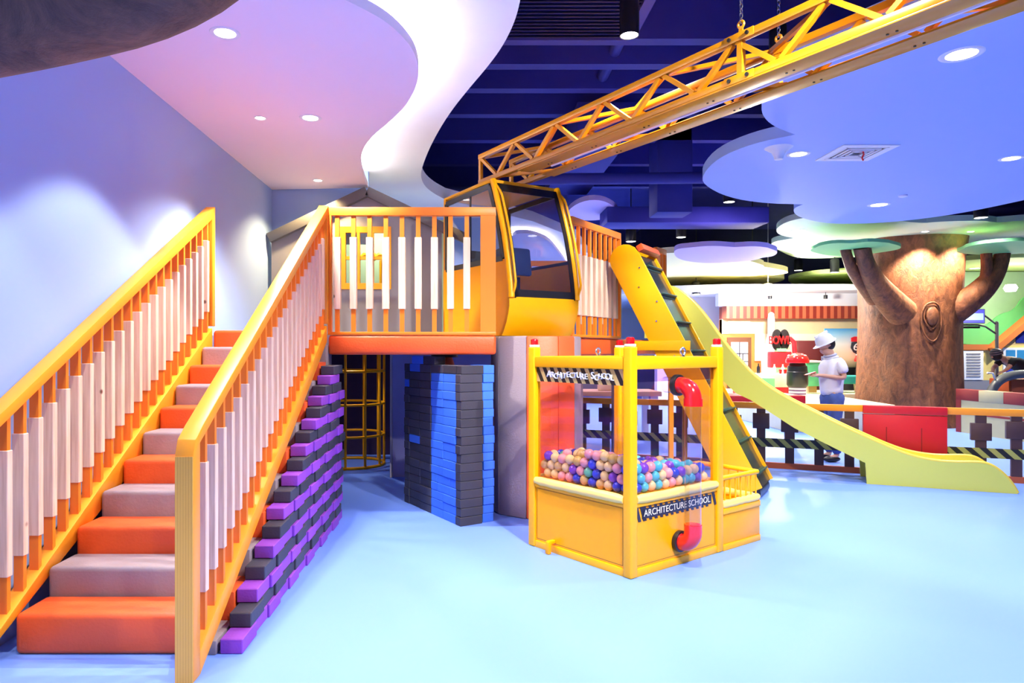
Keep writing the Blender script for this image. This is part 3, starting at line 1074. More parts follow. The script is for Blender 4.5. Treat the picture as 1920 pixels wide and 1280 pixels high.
# ------------------------------------------------------------------ slide
def slide():
    s = Vector((0.919, -0.394, 0)).normalized()
    nn = Vector((-s.y, s.x, 0))
    O = Vector((4.79, 8.16, 0))
    t = thing('slide', 'lime yellow wavy slide coming down from the deck to the blue floor', 'slide', O, math.atan2(s.y, s.x))

    def loc(px, py):
        r = (px - CX) / FPX
        k = (O.y * r - O.x) / (s.x - s.y * r)
        D = O.y + s.y * k
        return k, H - (py - CY) * D / FPX
    up = [(1259, 537), (1276, 546), (1299, 565), (1324.6, 597), (1346, 628), (1366, 655), (1393, 684), (1410, 703), (1445.6, 730), (1478, 749), (1533, 777),
          (1598.7, 809), (1640, 827), (1671, 841), (1711, 856), (1752, 864.5), (1793, 867.5), (1833, 867), (1855, 870), (1877, 884), (1896, 904), (1909, 926)]
    dn = [(1622.5, 867.5), (1577, 846), (1489, 802), (1445.6, 774), (1408, 750), (1380, 737), (1340, 700), (1300, 665), (1259, 640)]
    top = [loc(*p) for p in up]
    bot = [loc(*p) for p in dn]
    top[-1] = (top[-1][0], 0.0)
    ts = [(top[0][0] - 0.35, top[0][1] + 0.02)] + top
    ts = chaikin(ts, 2, False)
    foot = [(0.0, 0.0)]
    bs = foot + bot + [(bot[-1][0] - 0.35, bot[-1][1] + 0.05)]
    Wd = 0.54
    for y0, nm in ((-0.0, 'side_wall'), (Wd, 'side_wall')):
        MB().loft([(x, y0, z) for x, z in ts + bs], (0, 0.045, 0)).build(nm, M['lime'], t, smooth=30)
    # chute: follows the top edge a hand's width lower
    ch = [(x, max(z - 0.17, 0.02)) for x, z in ts if x < top[-3][0]]
    v, f = [], []
    for x, z in ch:
        v += [(x, 0.045, z), (x, Wd, z), (x, Wd, z - 0.03), (x, 0.045, z - 0.03)]
    for j in range(len(ch) - 1):
        for i in range(4):
            f.append((4 * j + i, 4 * j + (i + 1) % 4, 4 * j + 4 + (i + 1) % 4, 4 * j + 4 + i))
    f += [(0, 1, 2, 3), tuple(4 * (len(ch) - 1) + i for i in (3, 2, 1, 0))]
    MB().add(v, f).build('chute', M['slide_in'], t, smooth=40)
    for y in (0.0, Wd):
        MB().tube([(x, y + 0.0225, z) for x, z in ts[:-1]], 0.024, 8).build('rim', M['slide_in'], t, smooth=60)


slide()

# ------------------------------------------------------------------ claw machine style ball cabinet
MO = Vector((1.147, 4.752, 0))
MR = math.atan2(0.597, 0.802)
mc = thing('ball_cabinet', 'yellow see-through ball cabinet with red pipe and hazard striped sign', 'ball machine', MO, MR)
A_, B_ = 1.12, 1.07
ps = 0.075
HP = 1.625
Y = M['yellow']


def rounded_bar(p, q, w, h):
    return MB().bar(p, q, w, h)


for x, y in ((0, 0), (A_, 0), (0, B_), (A_, B_)):
    x0 = x if x == 0 else x - ps
    y0 = y if y == 0 else y - ps
    MB().box(x0, x0 + ps, y0, y0 + ps, 0, HP).build('corner_post', Y, mc, bevel=0.012, seg=3)
    bc = MB().box(x0 + 0.008, x0 + ps - 0.008, y0 + 0.008, y0 + ps - 0.008, HP, HP + 0.018).build('beacon_base', M['white'], mc, bevel=0.003)
    rb = MB()
    rb.lathe([(0.026, HP + 0.018), (0.026, HP + 0.060), (0.022, HP + 0.066), (1e-4, HP + 0.067)], 16, (x0 + ps / 2, y0 + ps / 2, 0))
    for q in range(8):
        a = 2 * math.pi * q / 8
        rb.box(x0 + ps / 2 + 0.026 * math.cos(a) - 0.003, x0 + ps / 2 + 0.026 * math.cos(a) + 0.003, y0 + ps / 2 + 0.026 * math.sin(a) - 0.003, y0 + ps / 2 + 0.026 * math.sin(a) + 0.003, HP + 0.02, HP + 0.06)
    rb.build('beacon', M['lens_red'], mc, label='red warning beacon')
for x0, x1, y0, y1 in ((ps, A_ - ps, 0.005, ps - 0.005), (ps, A_ - ps, B_ - ps + 0.005, B_ - 0.005), (0.005, ps - 0.005, ps, B_ - ps), (A_ - ps + 0.005, A_ - 0.005, ps, B_ - ps)):
    MB().box(x0, x1, y0, y1, 1.462, 1.55).build('top_beam', Y, mc, bevel=0.008)
# base: bottom frame, panels, soft ledge
for x0, x1, y0, y1, nm in ((ps, A_ - ps, 0.02, 0.05, 0), (ps, A_ - ps, B_ - 0.05, B_ - 0.02, 0), (0.02, 0.05, ps, B_ - ps, 0), (A_ - 0.05, A_ - 0.02, ps, B_ - ps, 0)):
    bp_ = MB().box(x0, x1, y0, y1, 0.012, 0.52).build('base_panel', M['yellow_deep'], mc)
    sm = MB()
    if x1 - x0 > 0.5:
        yq = y0 - 0.0006 if y0 < 0.5 else y1 + 0.0006
        for a_, b_, c_, d_ in ((x0 + 0.012, x1 - 0.012, 0.072, 0.075), (x0 + 0.012, x1 - 0.012, 0.478, 0.481), (x0 + 0.012, x0 + 0.015, 0.075, 0.478), (x1 - 0.015, x1 - 0.012, 0.075, 0.478)):
            sm.box(a_, b_, yq - 0.0005, yq + 0.0005, c_, d_)
    else:
        xq = x0 - 0.0006 if x0 < 0.5 else x1 + 0.0006
        for a_, b_, c_, d_ in ((y0 + 0.012, y1 - 0.012, 0.072, 0.075), (y0 + 0.012, y1 - 0.012, 0.478, 0.481), (y0 + 0.012, y0 + 0.015, 0.075, 0.478), (y1 - 0.015, y1 - 0.012, 0.075, 0.478)):
            sm.box(xq - 0.0005, xq + 0.0005, a_, b_, c_, d_)
    sm.build('panel_seam', mat('dark brown seam', (0.16, 0.06, 0.01), 0.6), bp_, smooth=0)
for x0, x1, y0, y1 in ((ps, A_ - ps, 0.008, 0.03), (ps, A_ - ps, B_ - 0.03, B_ - 0.008), (0.008, 0.03, ps, B_ - ps), (A_ - 0.03, A_ - 0.008, ps, B_ - ps)):
    MB().box(x0, x1, y0, y1, 0.0, 0.055).build('kick_rail', Y, mc, bevel=0.003)
    MB().box(x0, x1, y0, y1, 0.49, 0.522).build('mid_rail', Y, mc, bevel=0.003)


def padded_ledge(p, q, r=0.034):
    p, q = Vector(p), Vector(q)
    n_ = 14
    pts_ = [p.lerp(q, i / n_) + Vector((0, 0, random.uniform(-0.0025, 0.0025))) for i in range(n_ + 1)]
    return MB().tube(pts_, [r * 0.8] + [r * random.uniform(0.96, 1.05) for _ in range(n_ - 1)] + [r * 0.8], 14)


for p, q in (((ps, 0.02, 0.542), (A_ - ps, 0.02, 0.542)), ((0.02, ps, 0.542), (0.02, B_ - ps, 0.542)), ((ps, B_ - 0.02, 0.542), (A_ - ps, B_ - 0.02, 0.542)), ((A_ - 0.02, ps, 0.542), (A_ - 0.02, B_ - ps, 0.542))):
    padded_ledge(p, q).build('padded_ledge', M['yellow_pale'], mc, smooth=60)
for x0, x1, y0, y1 in ((ps, A_ - ps, 0.045, 0.050), (ps, A_ - ps, B_ - 0.050, B_ - 0.045), (0.045, 0.050, ps, B_ - ps), (A_ - 0.050, A_ - 0.045, ps, B_ - ps)):
    MB().box(x0, x1, y0, y1, 0.56, 1.462).build('clear_panel', M['acrylic'], mc, smooth=0)
MB().box(ps, A_ - ps, 0.042, 0.0445, 1.37, 1.46).build('protective_film', M['film'], mc, smooth=0)
# sign on the left face: striped board with raised wobbly letters
sg = MB().box(0.030, 0.040, ps + 0.002, B_ - ps - 0.002, 1.346, 1.461).build('sign_board', M['sign_hz'], mc)
word = 'ARCHITECTURE SCHOOL'
yy = B_ - ps - 0.135
for i, ch in enumerate(word):
    wdt = {'I': 0.022, ' ': 0.030}.get(ch, 0.0375)
    if ch != ' ':
        big = ch in 'A' and i == 0 or (i == 13)
        text_mesh('letter', ch, (0.074 if big else 0.062) * random.uniform(0.95, 1.08), 0.006, M['print_white'], sg,
                  (0.022, yy - wdt / 2, 1.402 + random.choice((-0.007, 0.007, 0.003, -0.003))), (math.pi / 2, random.uniform(-0.10, 0.10), -math.pi / 2))
    yy -= wdt
# small yellow cap badge over the second word
MB().ball((0.022, yy + 0.175, 1.447), 0.011, 12, 8, (0.6, 1.4, 0.7)).build('helmet_badge', M['black'], sg)
# decal on the right face
dc = MB()
zc = 0.434
x0, x1 = ps + 0.006, A_ - ps - 0.006
yf = 0.0185
dc.box(x0 + 0.06, x1 - 0.06, yf - 0.002, yf, zc - 0.036, zc + 0.036)
nst = 13
for i in range(nst):
    xx = x0 + 0.075 + (x1 - x0 - 0.15) * i / nst
    wv = (x1 - x0 - 0.15) / nst * 0.5
    dc.loft([(xx, yf - 0.002, zc + 0.036), (xx + wv, yf - 0.002, zc + 0.036), (xx + wv - 0.008, yf - 0.002, zc + 0.052), (xx - 0.008, yf - 0.002, zc + 0.052)], (0, 0.002, 0))
    dc.loft([(xx, yf - 0.002, zc - 0.036), (xx + wv, yf - 0.002, zc - 0.036), (xx + wv + 0.008, yf - 0.002, zc - 0.052), (xx + 0.008, yf - 0.002, zc - 0.052)], (0, 0.002, 0))
for xx in (x0 - 0.004, x0 + 0.05, x1 - 0.045):
    dc.loft([(xx - 0.012, yf - 0.002, zc + 0.052), (xx + 0.02, yf - 0.002, zc + 0.052), (xx + 0.056, yf - 0.002, zc - 0.052), (xx + 0.024, yf - 0.002, zc - 0.052)], (0, 0.002, 0))
dco = dc.build('decal', M['print_black'], mc, smooth=0)
text_mesh('lettering', 'ARCHITECTURE SCHOOL', 0.068, 0.0008, mat('pale yellow lettering', (0.92, 0.86, 0.62), 0.5), dco, ((x0 + x1) / 2 - 0.0, yf - 0.003, zc), (math.pi / 2, 0, 0), fit=0.80)
# red pipe
px_, e = 0.556, 0.112
pts_ = [(px_, 0.045 - q, 1.338) for q in (0.0, 0.03, 0.06)]
el = [(px_, 0.0 - e + 0.095 - 0.095 * math.sin(a), 1.338 - 0.095 + 0.095 * math.cos(a)) for a in (math.pi / 2 * k / 8 for k in range(9))]
MB().tube([(px_, 0.03, 1.338)] + el + [(px_, -e, 1.205)], 0.062, 20).build('upper_elbow', M['red'], mc, smooth=60, label='red upper pipe elbow')
MB().tube([(px_, -e, 1.245), (px_, -e, 1.190)], 0.068, 20).build('pipe_collar', M['red'], mc)
MB().tube([(px_, 0.040, 1.338), (px_, 0.0, 1.338)], 0.080, 24).build('pipe_flange', M['black'], mc, bevel=0.006, label='black pipe flange')
MB().tube([(px_, 0.13, 1.338), (px_, 0.052, 1.338)], 0.060, 20, cap=False).build('clear_stub', M['tube'], mc)
MB().tube([(px_, -e, 0.31), (px_, -e, 1.20)], 0.059, 24, cap=False).build('clear_pipe', M['tube'], mc, smooth=60)
el2 = [(px_, -e + 0.095 - 0.095 * math.cos(a), 0.272 - 0.095 * math.sin(a)) for a in (math.pi / 2 * k / 8 for k in range(9))]
MB().tube([(px_, -e, 0.325)] + el2 + [(px_, 0.018, 0.177)], 0.064, 20).build('lower_elbow', M['red'], mc, smooth=60, label='red lower pipe elbow')
MB().tube([(px_, 0.018, 0.177), (px_, -0.018, 0.177)], 0.080, 24).build('pipe_flange', M['black'], mc, bevel=0.006, label='black pipe flange')
# eye bolts
for x, y in ((0.64, 0.037), (0.80, B_ - 0.037)):
    b = MB()
    b.tube([(x + 0.027 * math.cos(a), y, 1.588 + 0.027 * math.sin(a)) for a in (2 * math.pi * q / 20 for q in range(20))], 0.009, 10, closed=True)
    b.lathe([(0.018, 1.55), (0.018, 1.562), (0.010, 1.565)], 12, (x, y, 0))
    b.build('eye_bolt', M['steel'], mc, smooth=60)
# foot lever on the left face
b = MB()
b.box(-0.055, 0.02, 0.765, 0.80, 0.075, 0.105)
b.box(-0.062, -0.028, 0.762, 0.803, 0.0, 0.10)
b.build('floor_bolt', M['yellow_deep'], mc, bevel=0.008)
# prize tray on the right end
T0, T1, TD = A_, 1.665, 0.60
for x0, x1, y0, y1 in ((T0, T1, 0.012, 0.04), (T1 - 0.03, T1 - 0.002, 0.04, TD), (T0, T1, TD - 0.03, TD)):
    MB().box(x0, x1, y0, y1, 0.0, 0.345).build('tray_panel', M['yellow_deep'], mc, bevel=0.003)
MB().box(T0, T1 - 0.03, 0.04, TD - 0.03, 0.28, 0.30).build('tray_floor', Y, mc)
for z0, z1 in ((0.0, 0.05), (0.29, 0.335)):
    MB().box(T0 + 0.004, T1, 0.004, 0.0118, z0, z1).build('tray_trim', Y, mc, bevel=0.002)
for p, q in (((T0 + 0.01, 0.03, 0.362), (T1, 0.03, 0.362)), ((T1 - 0.015, 0.04, 0.362), (T1 - 0.015, TD, 0.362))):
    padded_ledge(p, q, 0.032).build('tray_ledge', M['yellow_pale'], mc, smooth=60)
for p, q in (((T0, 0.03, 0.575), (T1 - 0.01, 0.03, 0.575)), ((T1 - 0.015, 0.03, 0.575), (T1 - 0.015, TD, 0.575)), ((T0, TD - 0.015, 0.575), (T1 - 0.015, TD - 0.015, 0.575))):
    MB().tube([p, q], 0.020, 12).build('tray_rail', Y, mc, smooth=60)
for i in range(7):
    x = T0 + 0.06 + i * 0.076
    MB().tube([(x, 0.03, 0.38), (x, 0.03, 0.565)], 0.007, 8).build('tray_bar', Y, mc)
for i in range(6):
    y = 0.12 + i * 0.085
    MB().tube([(T1 - 0.015, y, 0.38), (T1 - 0.015, y, 0.565)], 0.007, 8).build('tray_bar', Y, mc)

# ------------------------------------------------------------------ plastic balls
BC = {'pink': (0.93, 0.42, 0.36), 'cream': (0.95, 0.74, 0.26), 'violet': (0.22, 0.06, 0.52), 'blue': (0.035, 0.07, 0.60), 'green': (0.16, 0.62, 0.32), 'turquoise': (0.10, 0.62, 0.66), 'mustard': (0.72, 0.50, 0.11)}
RB = 0.0395
bm_ = {k: MB().ball((0, 0, 0), RB, 20, 12).mesh('plastic_ball', mat(k + ' plastic', c, 0.22, var=0.02, coat=0.4), smooth=180) for k, c in BC.items()}
mcm = Matrix.Translation(MO) @ Matrix.Rotation(MR, 4, 'Z')
balls = []


def put_ball(x, y, z, c, lab):
    for q in balls:
        if (q[0] - x) ** 2 + (q[1] - y) ** 2 + (q[2] - z) ** 2 < (1.84 * RB) ** 2:
            return
    balls.append((x, y, z))
    o = bpy.data.objects.new('plastic_ball', bm_[c])
    COL.objects.link(o)
    o.location = mcm @ Vector((x, y, z))
    tag(o, lab, 'ball', 'plastic balls in the ball cabinet')


def ztop(x, y):
    return 0.80 - 0.19 * max(0.0, x - 0.12) - 0.10 * (max(0.0, y - 0.45)) + 0.03 * math.sin(7 * x + 2) * math.sin(6 * y)


rb = random.Random(11)
leftc = ['pink'] * 6 + ['cream'] * 5 + ['violet'] * 3 + ['blue'] * 2 + ['green'] * 2 + ['mustard'] * 3
rightc = ['turquoise'] * 5 + ['cream'] * 5 + ['violet'] * 4 + ['blue'] * 4 + ['pink'] * 2
step = 0.0805
for L_ in range(5):
    z = 0.603 + 0.068 * L_
    for i in range(14):
        y = 0.118 + (0.040 if L_ % 2 else 0) + step * i
        if y < B_ - 0.092 and z < ztop(0.08, y) + 0.02:
            c = rb.choice(leftc)
            put_ball(0.0915 + rb.uniform(0, 0.006), y, z + rb.uniform(-0.004, 0.004), c, '%s ball behind the left pane, %s layer up, %s from the near post' % (c, ORD[L_], ORD[i]))
    for i in range(14):
        x = 0.172 + (0.040 if L_ % 2 else 0) + step * i
        if x < A_ - 0.092 and z < ztop(x, 0.08) + 0.02:
            c = rb.choice(rightc if x < 0.95 else ['cream', 'turquoise', 'pink'])
            put_ball(x, 0.0915 + rb.uniform(0, 0.006), z + rb.uniform(-0.004, 0.004), c, '%s ball behind the right pane, %s layer up, %s from the near post' % (c, ORD[L_], ORD[i]))
for j in range(13):
    for i in range(13):
        x = 0.168 + (0.040 if j % 2 else 0) + step * i
        y = 0.168 + 0.077 * j
        if x > A_ - 0.092 or y > B_ - 0.092:
            continue
        c = rb.choice(leftc if x < 0.5 else rightc)
        put_ball(x, y, ztop(x, y) + rb.uniform(-0.012, 0.016), c, '%s ball on the heap, %s row behind the right pane, %s from the left pane' % (c, ORD[j], ORD[i]))
v, f = [], []
N_ = 16
for j in range(N_):
    for i in range(N_):
        x, y = 0.125 + (A_ - 0.25) * i / (N_ - 1), 0.125 + (B_ - 0.25) * j / (N_ - 1)
        v.append((x, y, ztop(x, y) - RB - 0.02))
for j in range(N_ - 1):
    for i in range(N_ - 1):
        f.append((j * N_ + i, j * N_ + i + 1, (j + 1) * N_ + i + 1, (j + 1) * N_ + i))
k0 = len(v)
v += [(a, b_, 0.50) for a, b_ in ((0.125, 0.125), (A_ - 0.125, 0.125), (A_ - 0.125, B_ - 0.125), (0.125, B_ - 0.125))]
MB().add(v, f).build('pit_mound', M['grey_dark'], mc)
MB().box(0.05, A_ - 0.05, 0.05, B_ - 0.05, 0.545, 0.562).build('pit_floor', M['yellow_deep'], mc)

# ------------------------------------------------------------------ low fence
F0 = Vector((4.16, 9.28, 0))
fv = Vector((0.92, -0.392, 0)).normalized()
fr = math.atan2(fv.y, fv.x)
fe = thing('low_fence', 'low brown picket fence with orange rails and hazard striped band across the hall', 'fence', F0, fr)
G0, G1 = 1.07, 1.985
for a, b_ in ((-3.3, G0), (G1, 6.0)):
    MB().box(a, b_, -0.03, 0.03, 0.80, 0.885).build('top_rail', M['amber'], fe, bevel=0.004)
    MB().box(a, b_, -0.03, 0.03, 0.0, 0.075).build('bottom_rail', mat('rust orange rail', (0.50, 0.10, 0.03), 0.5), fe)
    MB().box(a, b_, -0.034, -0.026, 0.285, 0.405).build('hazard_band', M['hazard'], fe)
k = -9
while True:
    x = -0.139 + 0.353 * k
    k += 1
    if x > 5.9:
        break
    if G0 - 0.08 < x < G1 + 0.02 or x < -3.3:
        continue
    p = MB().box(x - 0.055, x + 0.055, -0.022, 0.022, 0.075, 0.80).build('picket', M['brown'], fe)
    zc = 0.635 if k % 2 else 0.60
    MB().box(x - 0.105, x + 0.105, -0.036, 0.030, zc - 0.105, zc + 0.105).build('picket_block', M['brown'], p, bevel=0.004)
gt = thing('fence_gate', 'solid red gate panel set in the low fence in front of the tree', 'gate', F0 + fv * G0, fr)
gw = G1 - G0
MB().box(0.004, gw - 0.004, -0.05, 0.05, 0.03, 0.775).build('panel', M['red_panel'], gt, bevel=0.004)
MB().box(0.002, gw - 0.002, -0.055, 0.055, 0.785, 0.886).build('cap_rail', M['red_panel'], gt, bevel=0.004)
MB().box(0.05, gw - 0.05, -0.04, 0.04, 0.0, 0.03).build('plinth', M['black'], gt)
for x in (0.26, 0.64):
    MB().bar((x, -0.051, 0.62), (x, -0.051, 0.12), 0.012, 0.004, (0, 1, 0)).build('groove', mat('dark red line', (0.30, 0.006, 0.010), 0.5), gt)

# ------------------------------------------------------------------ big tree
TD_, TX = 15.05, 9.75
tr = thing('tree_column', 'huge orange brown tree trunk column with branches under the mint ceiling', 'tree', (TX, TD_, 0))
prof = []
v, f = [], []
NS, NZ = 48, 26
trr = random.Random(3)
for j in range(NZ + 1):
    z = 3.99 * j / NZ
    for i in range(NS):
        a = 2 * math.pi * i / NS
        r = 1.0 + 0.03 * math.sin(3 * a + z) + 0.02 * math.sin(7 * a - 1.3 * z) + 0.10 * math.exp(-z / 0.35) - 0.03 * math.exp(-((z - 2.0) / 0.9) ** 2) + 0.05 * math.exp(-((z - 4.0) / 0.25) ** 2)
        v.append((r * math.cos(a), r * math.sin(a), z))
for j in range(NZ):
    for i in range(NS):
        f.append((j * NS + i, j * NS + (i + 1) % NS, (j + 1) * NS + (i + 1) % NS, (j + 1) * NS + i))
MB().add(v, f).build('trunk', M['bark'], tr, smooth=80)


def branch(pix, radii, name='branch', dd=0.0):
    pts_ = [P(x, y, D) - Vector((TX, TD_, 0)) for x, y, D in pix]
    pts_ = [tuple(p) + (r,) for p, r in zip(pts_, radii)]
    pts_ = chaikin(pts_, 2, False)
    return MB().tube([p[:3] for p in pts_], [p[3] for p in pts_], 16).build(name, M['bark'], tr, smooth=80)


branch([(1690, 585, 14.2), (1660, 555, 13.85), (1638, 525, 13.5), (1622, 490, 13.3), (1616, 462, 13.2)], [0.30, 0.26, 0.19, 0.15, 0.155])
branch([(1640, 560, 14.0), (1615, 530, 13.7), (1597, 505, 13.5), (1588, 480, 13.4), (1585, 466, 13.4)], [0.16, 0.13, 0.11, 0.095, 0.10])
branch([(1770, 590, 14.6), (1815, 565, 14.2), (1850, 535, 14.0), (1874, 500, 13.9), (1882, 465, 13.9)], [0.34, 0.26, 0.22, 0.15, 0.13])
branch([(1845, 540, 14.0), (1852, 515, 13.95), (1850, 485, 13.9), (1848, 462, 13.9)], [0.16, 0.12, 0.10, 0.10])
kn = MB()
kc = P(1753, 592, 13.98) - Vector((TX, TD_, 0))
for q in range(2):
    kn.tube([(kc.x + (0.15 + 0.06 * q) * math.cos(a), kc.y + 0.05 * abs(math.cos(a)) + 0.062, kc.z + (0.24 + 0.16 * q + 0.02 * math.sin(3 * a)) * math.sin(a) - 0.10 * q) for a in (2 * math.pi * i / 28 for i in range(28))], 0.018, 8, closed=True)
kn.ball((kc.x, kc.y + 0.07, kc.z), 0.13, 16, 10, (1, 0.4, 1.5))
kn.build('knot', M['bark'], tr, smooth=80)

# near branch overhead, top corner of the view
b = MB()
pth = [(-3.0, 2.2, 2.62), (-2.3, 2.15, 2.60), (-1.55, 2.1, 2.66), (-1.05, 2.05, 2.75), (-0.72, 2.05, 2.86), (-0.56, 2.05, 3.1), (-0.50, 2.05, 3.40), (-0.5, 2.05, 3.66)]
pth = [(XW + 0.045, 2.2, 2.655), (-2.0, 2.15, 2.67), (-1.35, 2.1, 2.735), (-0.95, 2.05, 2.79), (-0.72, 2.03, 2.92), (-0.60, 2.02, 3.15), (-0.55, 2.02, 3.45), (-0.55, 2.02, 3.915)]
rr_ = [0.30, 0.27, 0.25, 0.235, 0.215, 0.20, 0.20, 0.22]
q = chaikin([p + (r,) for p, r in zip(pth, rr_)], 2, False)
b.tube([p[:3] for p in q], [p[3] for p in q], 24)
tag(b.build('tree_branch', M['bark_dark'], smooth=80), 'dark brown sculpted tree branch crossing overhead at the blue wall', 'branch')

# ------------------------------------------------------------------ cloud shaped ceiling panels
def cloud(pix, Z, th, m, label, it=2, group='cloud shaped ceiling panels'):
    c = [at_z(x, y, Z) for x, y in pix]
    cx_, cy_ = sum(p.x for p in c) / len(c), sum(p.y for p in c) / len(c)
    poly = chaikin([(p.x - cx_, p.y - cy_) for p in c], it)
    o = MB().prism(poly, 0, th).build('ceiling_cloud', M[m], smooth=25)
    o.location = (cx_, cy_, Z)
    return tag(o, label, 'ceiling panel', group)


ZB = 3.85
M['cloud_pink'] = M['pink']
cloud([(1428, 190), (1428, 215), (1448, 236), (1490, 252), (1493, 252), (1414, 268), (1347, 295), (1317, 327), (1318, 346), (1364, 370), (1431, 381), (1505, 383), (1506, 383), (1486, 391),
       (1492, 404), (1522, 414), (1569, 420), (1650, 418), (1733, 410), (1817, 397), (1925, 374), (2100, 335), (2400, 200), (2500, -150), (2100, -120), (1750, 0), (1620, 50), (1510, 105), (1450, 150)],
      ZB, 0.13, 'cloud_blue', 'large periwinkle blue cloud panel with round lamps and a square air vent')
cloud([(1560, 402), (1505, 408), (1470, 417), (1453, 431), (1462, 441), (1489, 446), (1489, 446), (1440, 455), (1457, 468), (1489, 483), (1530, 485), (1600, 482), (1700, 480), (1790, 478), (1925, 468), (2150, 440), (2150, 396), (1920, 413), (1869, 417), (1869, 417), (1841, 413), (1766, 415), (1720, 419), (1640, 405)],
      3.99, 0.11, 'cloud_mint', 'wide pale mint cloud panel that the tree trunk grows into')
cloud([(1515, 470), (1530, 464), (1536, 460), (1565, 455), (1600, 456), (1630, 452), (1668, 455), (1668, 456), (1690, 461), (1688, 467), (1660, 472), (1600, 480), (1560, 480), (1535, 476)],
      3.56, 0.06, 'cloud_teal', 'small sea green leaf panel resting on the tree branches beside the lavender panel')
cloud([(1788, 473), (1806, 467), (1812, 462), (1850, 455), (1925, 450), (1990, 456), (1980, 470), (1900, 477), (1830, 478)],
      3.56, 0.06, 'cloud_teal', 'small sea green leaf panel on the branch at the side of the television')
cloud([(1262, 473), (1270, 466), (1292, 464), (1292, 464), (1334, 460), (1376, 463), (1378, 463), (1415, 461), (1441, 464), (1441, 465), (1460, 471), (1452, 480), (1430, 483), (1430, 483), (1408, 489), (1384, 491), (1330, 494), (1296, 491), (1270, 485)],
      3.40, 0.085, 'cloud_lav', 'lavender cloud panel hanging above the top of the slide')
cloud([(1225, 476), (1290, 472), (1390, 484), (1432, 497), (1432, 500), (1432, 500), (1478, 508), (1476, 513), (1424, 520), (1424, 520), (1471, 520), (1470, 526), (1440, 532), (1393, 537), (1340, 539), (1303, 535), (1290, 532), (1240, 545), (1180, 540), (1190, 490)],
      3.55, 0.12, 'cloud_cream', 'cream cloud panel behind the lavender panel with wavy lobes')
cloud([(1476, 524), (1490, 520), (1524, 514), (1590, 510), (1700, 499), (1790, 489), (1930, 480), (2100, 490), (2050, 505), (1920, 513), (1790, 522), (1700, 545), (1615, 558), (1503, 557), (1478, 547), (1480, 538), (1502, 535), (1502, 535), (1482, 531)],
      3.62, 0.11, 'cloud_lime', 'pale lime cloud panel passing behind the tree trunk')
cloud([(1060, 398), (1090, 376), (1130, 374), (1160, 392), (1155, 404), (1120, 414), (1075, 412)], 4.25, 0.09, 'cloud_lav', 'round lavender disc panel high in the dark ceiling behind the cab')
cloud([(1350, 541), (1420, 546), (1500, 550), (1440, 560), (1330, 560), (1290, 552)], 3.36, 0.06, 'cloud_mint', 'thin far pale panel in front of the bowling shop ceiling')

cloud([(950, 470), (958, 440), (985, 436), (1010, 442), (1030, 452), (1045, 470), (1060, 490), (1066, 505), (1010, 506), (960, 500)], 3.77, 0.07, 'cloud_pink', 'pale pink cloud panel under the white soffit seen through the cab windscreen')
# fittings on the blue panel
warm = (1.0, 0.93, 0.82)
for px, py, r, wt, lab in ((1803, 102, 0.13, 420, 'large bright round lamp in the near part of the blue cloud panel'),
                           (1497, 289, 0.11, 420, 'round lamp beside the white cone speaker on the blue cloud panel'),
                           (1896, 297, 0.11, 420, 'round lamp in the blue cloud panel past the square air vent'),
                           (1648, 384, 0.14, 420, 'round lamp near the far rim of the blue cloud panel')):
    c = at_z(px, py, ZB)
    downlight(c.x, c.y, ZB, r, wt, lab, 130, 0.7)
c = at_z(1693, 366, ZB)
tag(MB().lathe([(0.03, -0.03), (0.06, -0.02), (0.06, 0)], 20, c).build('smoke_detector', M['white']), 'small white smoke detector on the blue cloud panel', 'smoke detector')
c = at_z(1460, 277, ZB)
tag(MB().lathe([(0.045, -0.13), (0.05, -0.10), (0.075, -0.05), (0.13, -0.012), (0.15, 0.0)], 24, c).build('ceiling_speaker', M['white'], smooth=60), 'white cone shaped speaker under the blue cloud panel', 'speaker')
vx0, vx1, vy0, vy1 = 4.13, 4.76, 7.49, 8.07
vt = thing('air_vent', 'square white louvred air vent in the blue cloud panel with a red ribbon', 'air vent', ((vx0 + vx1) / 2, (vy0 + vy1) / 2, ZB))
h_ = 0.31
b = MB()
for x0, x1, y0, y1 in ((-h_, h_, -h_, -h_ + 0.07), (-h_, h_, h_ - 0.07, h_), (-h_, -h_ + 0.07, -h_ + 0.07, h_ - 0.07), (h_ - 0.07, h_, -h_ + 0.07, h_ - 0.07)):
    b.box(x0, x1, y0, y1, -0.012, 0)
b.build('frame', M['white'], vt)
MB().box(-h_ + 0.07, h_ - 0.07, -h_ + 0.07, h_ - 0.07, -0.002, -0.001).build('duct_opening', M['black'], vt)
b = MB()
for q in range(4):
    a = h_ - 0.085 - 0.05 * q
    for x0, x1, y0, y1 in ((-a, a, -a - 0.012, -a + 0.012), (-a, a, a - 0.012, a + 0.012), (-a - 0.012, -a + 0.012, -a, a), (a - 0.012, a + 0.012, -a, a)):
        b.box(x0, x1, y0, y1, -0.014 - 0.003 * q, -0.004)
b.build('louvre', M['white'], vt)
MB().tube([(0.02, -0.1, -0.015), (0.03, -0.1, -0.05), (0.01, -0.1, -0.09), (0.025, -0.1, -0.12)], 0.010, 6).build('ribbon', M['red'], vt, label='red ribbon')

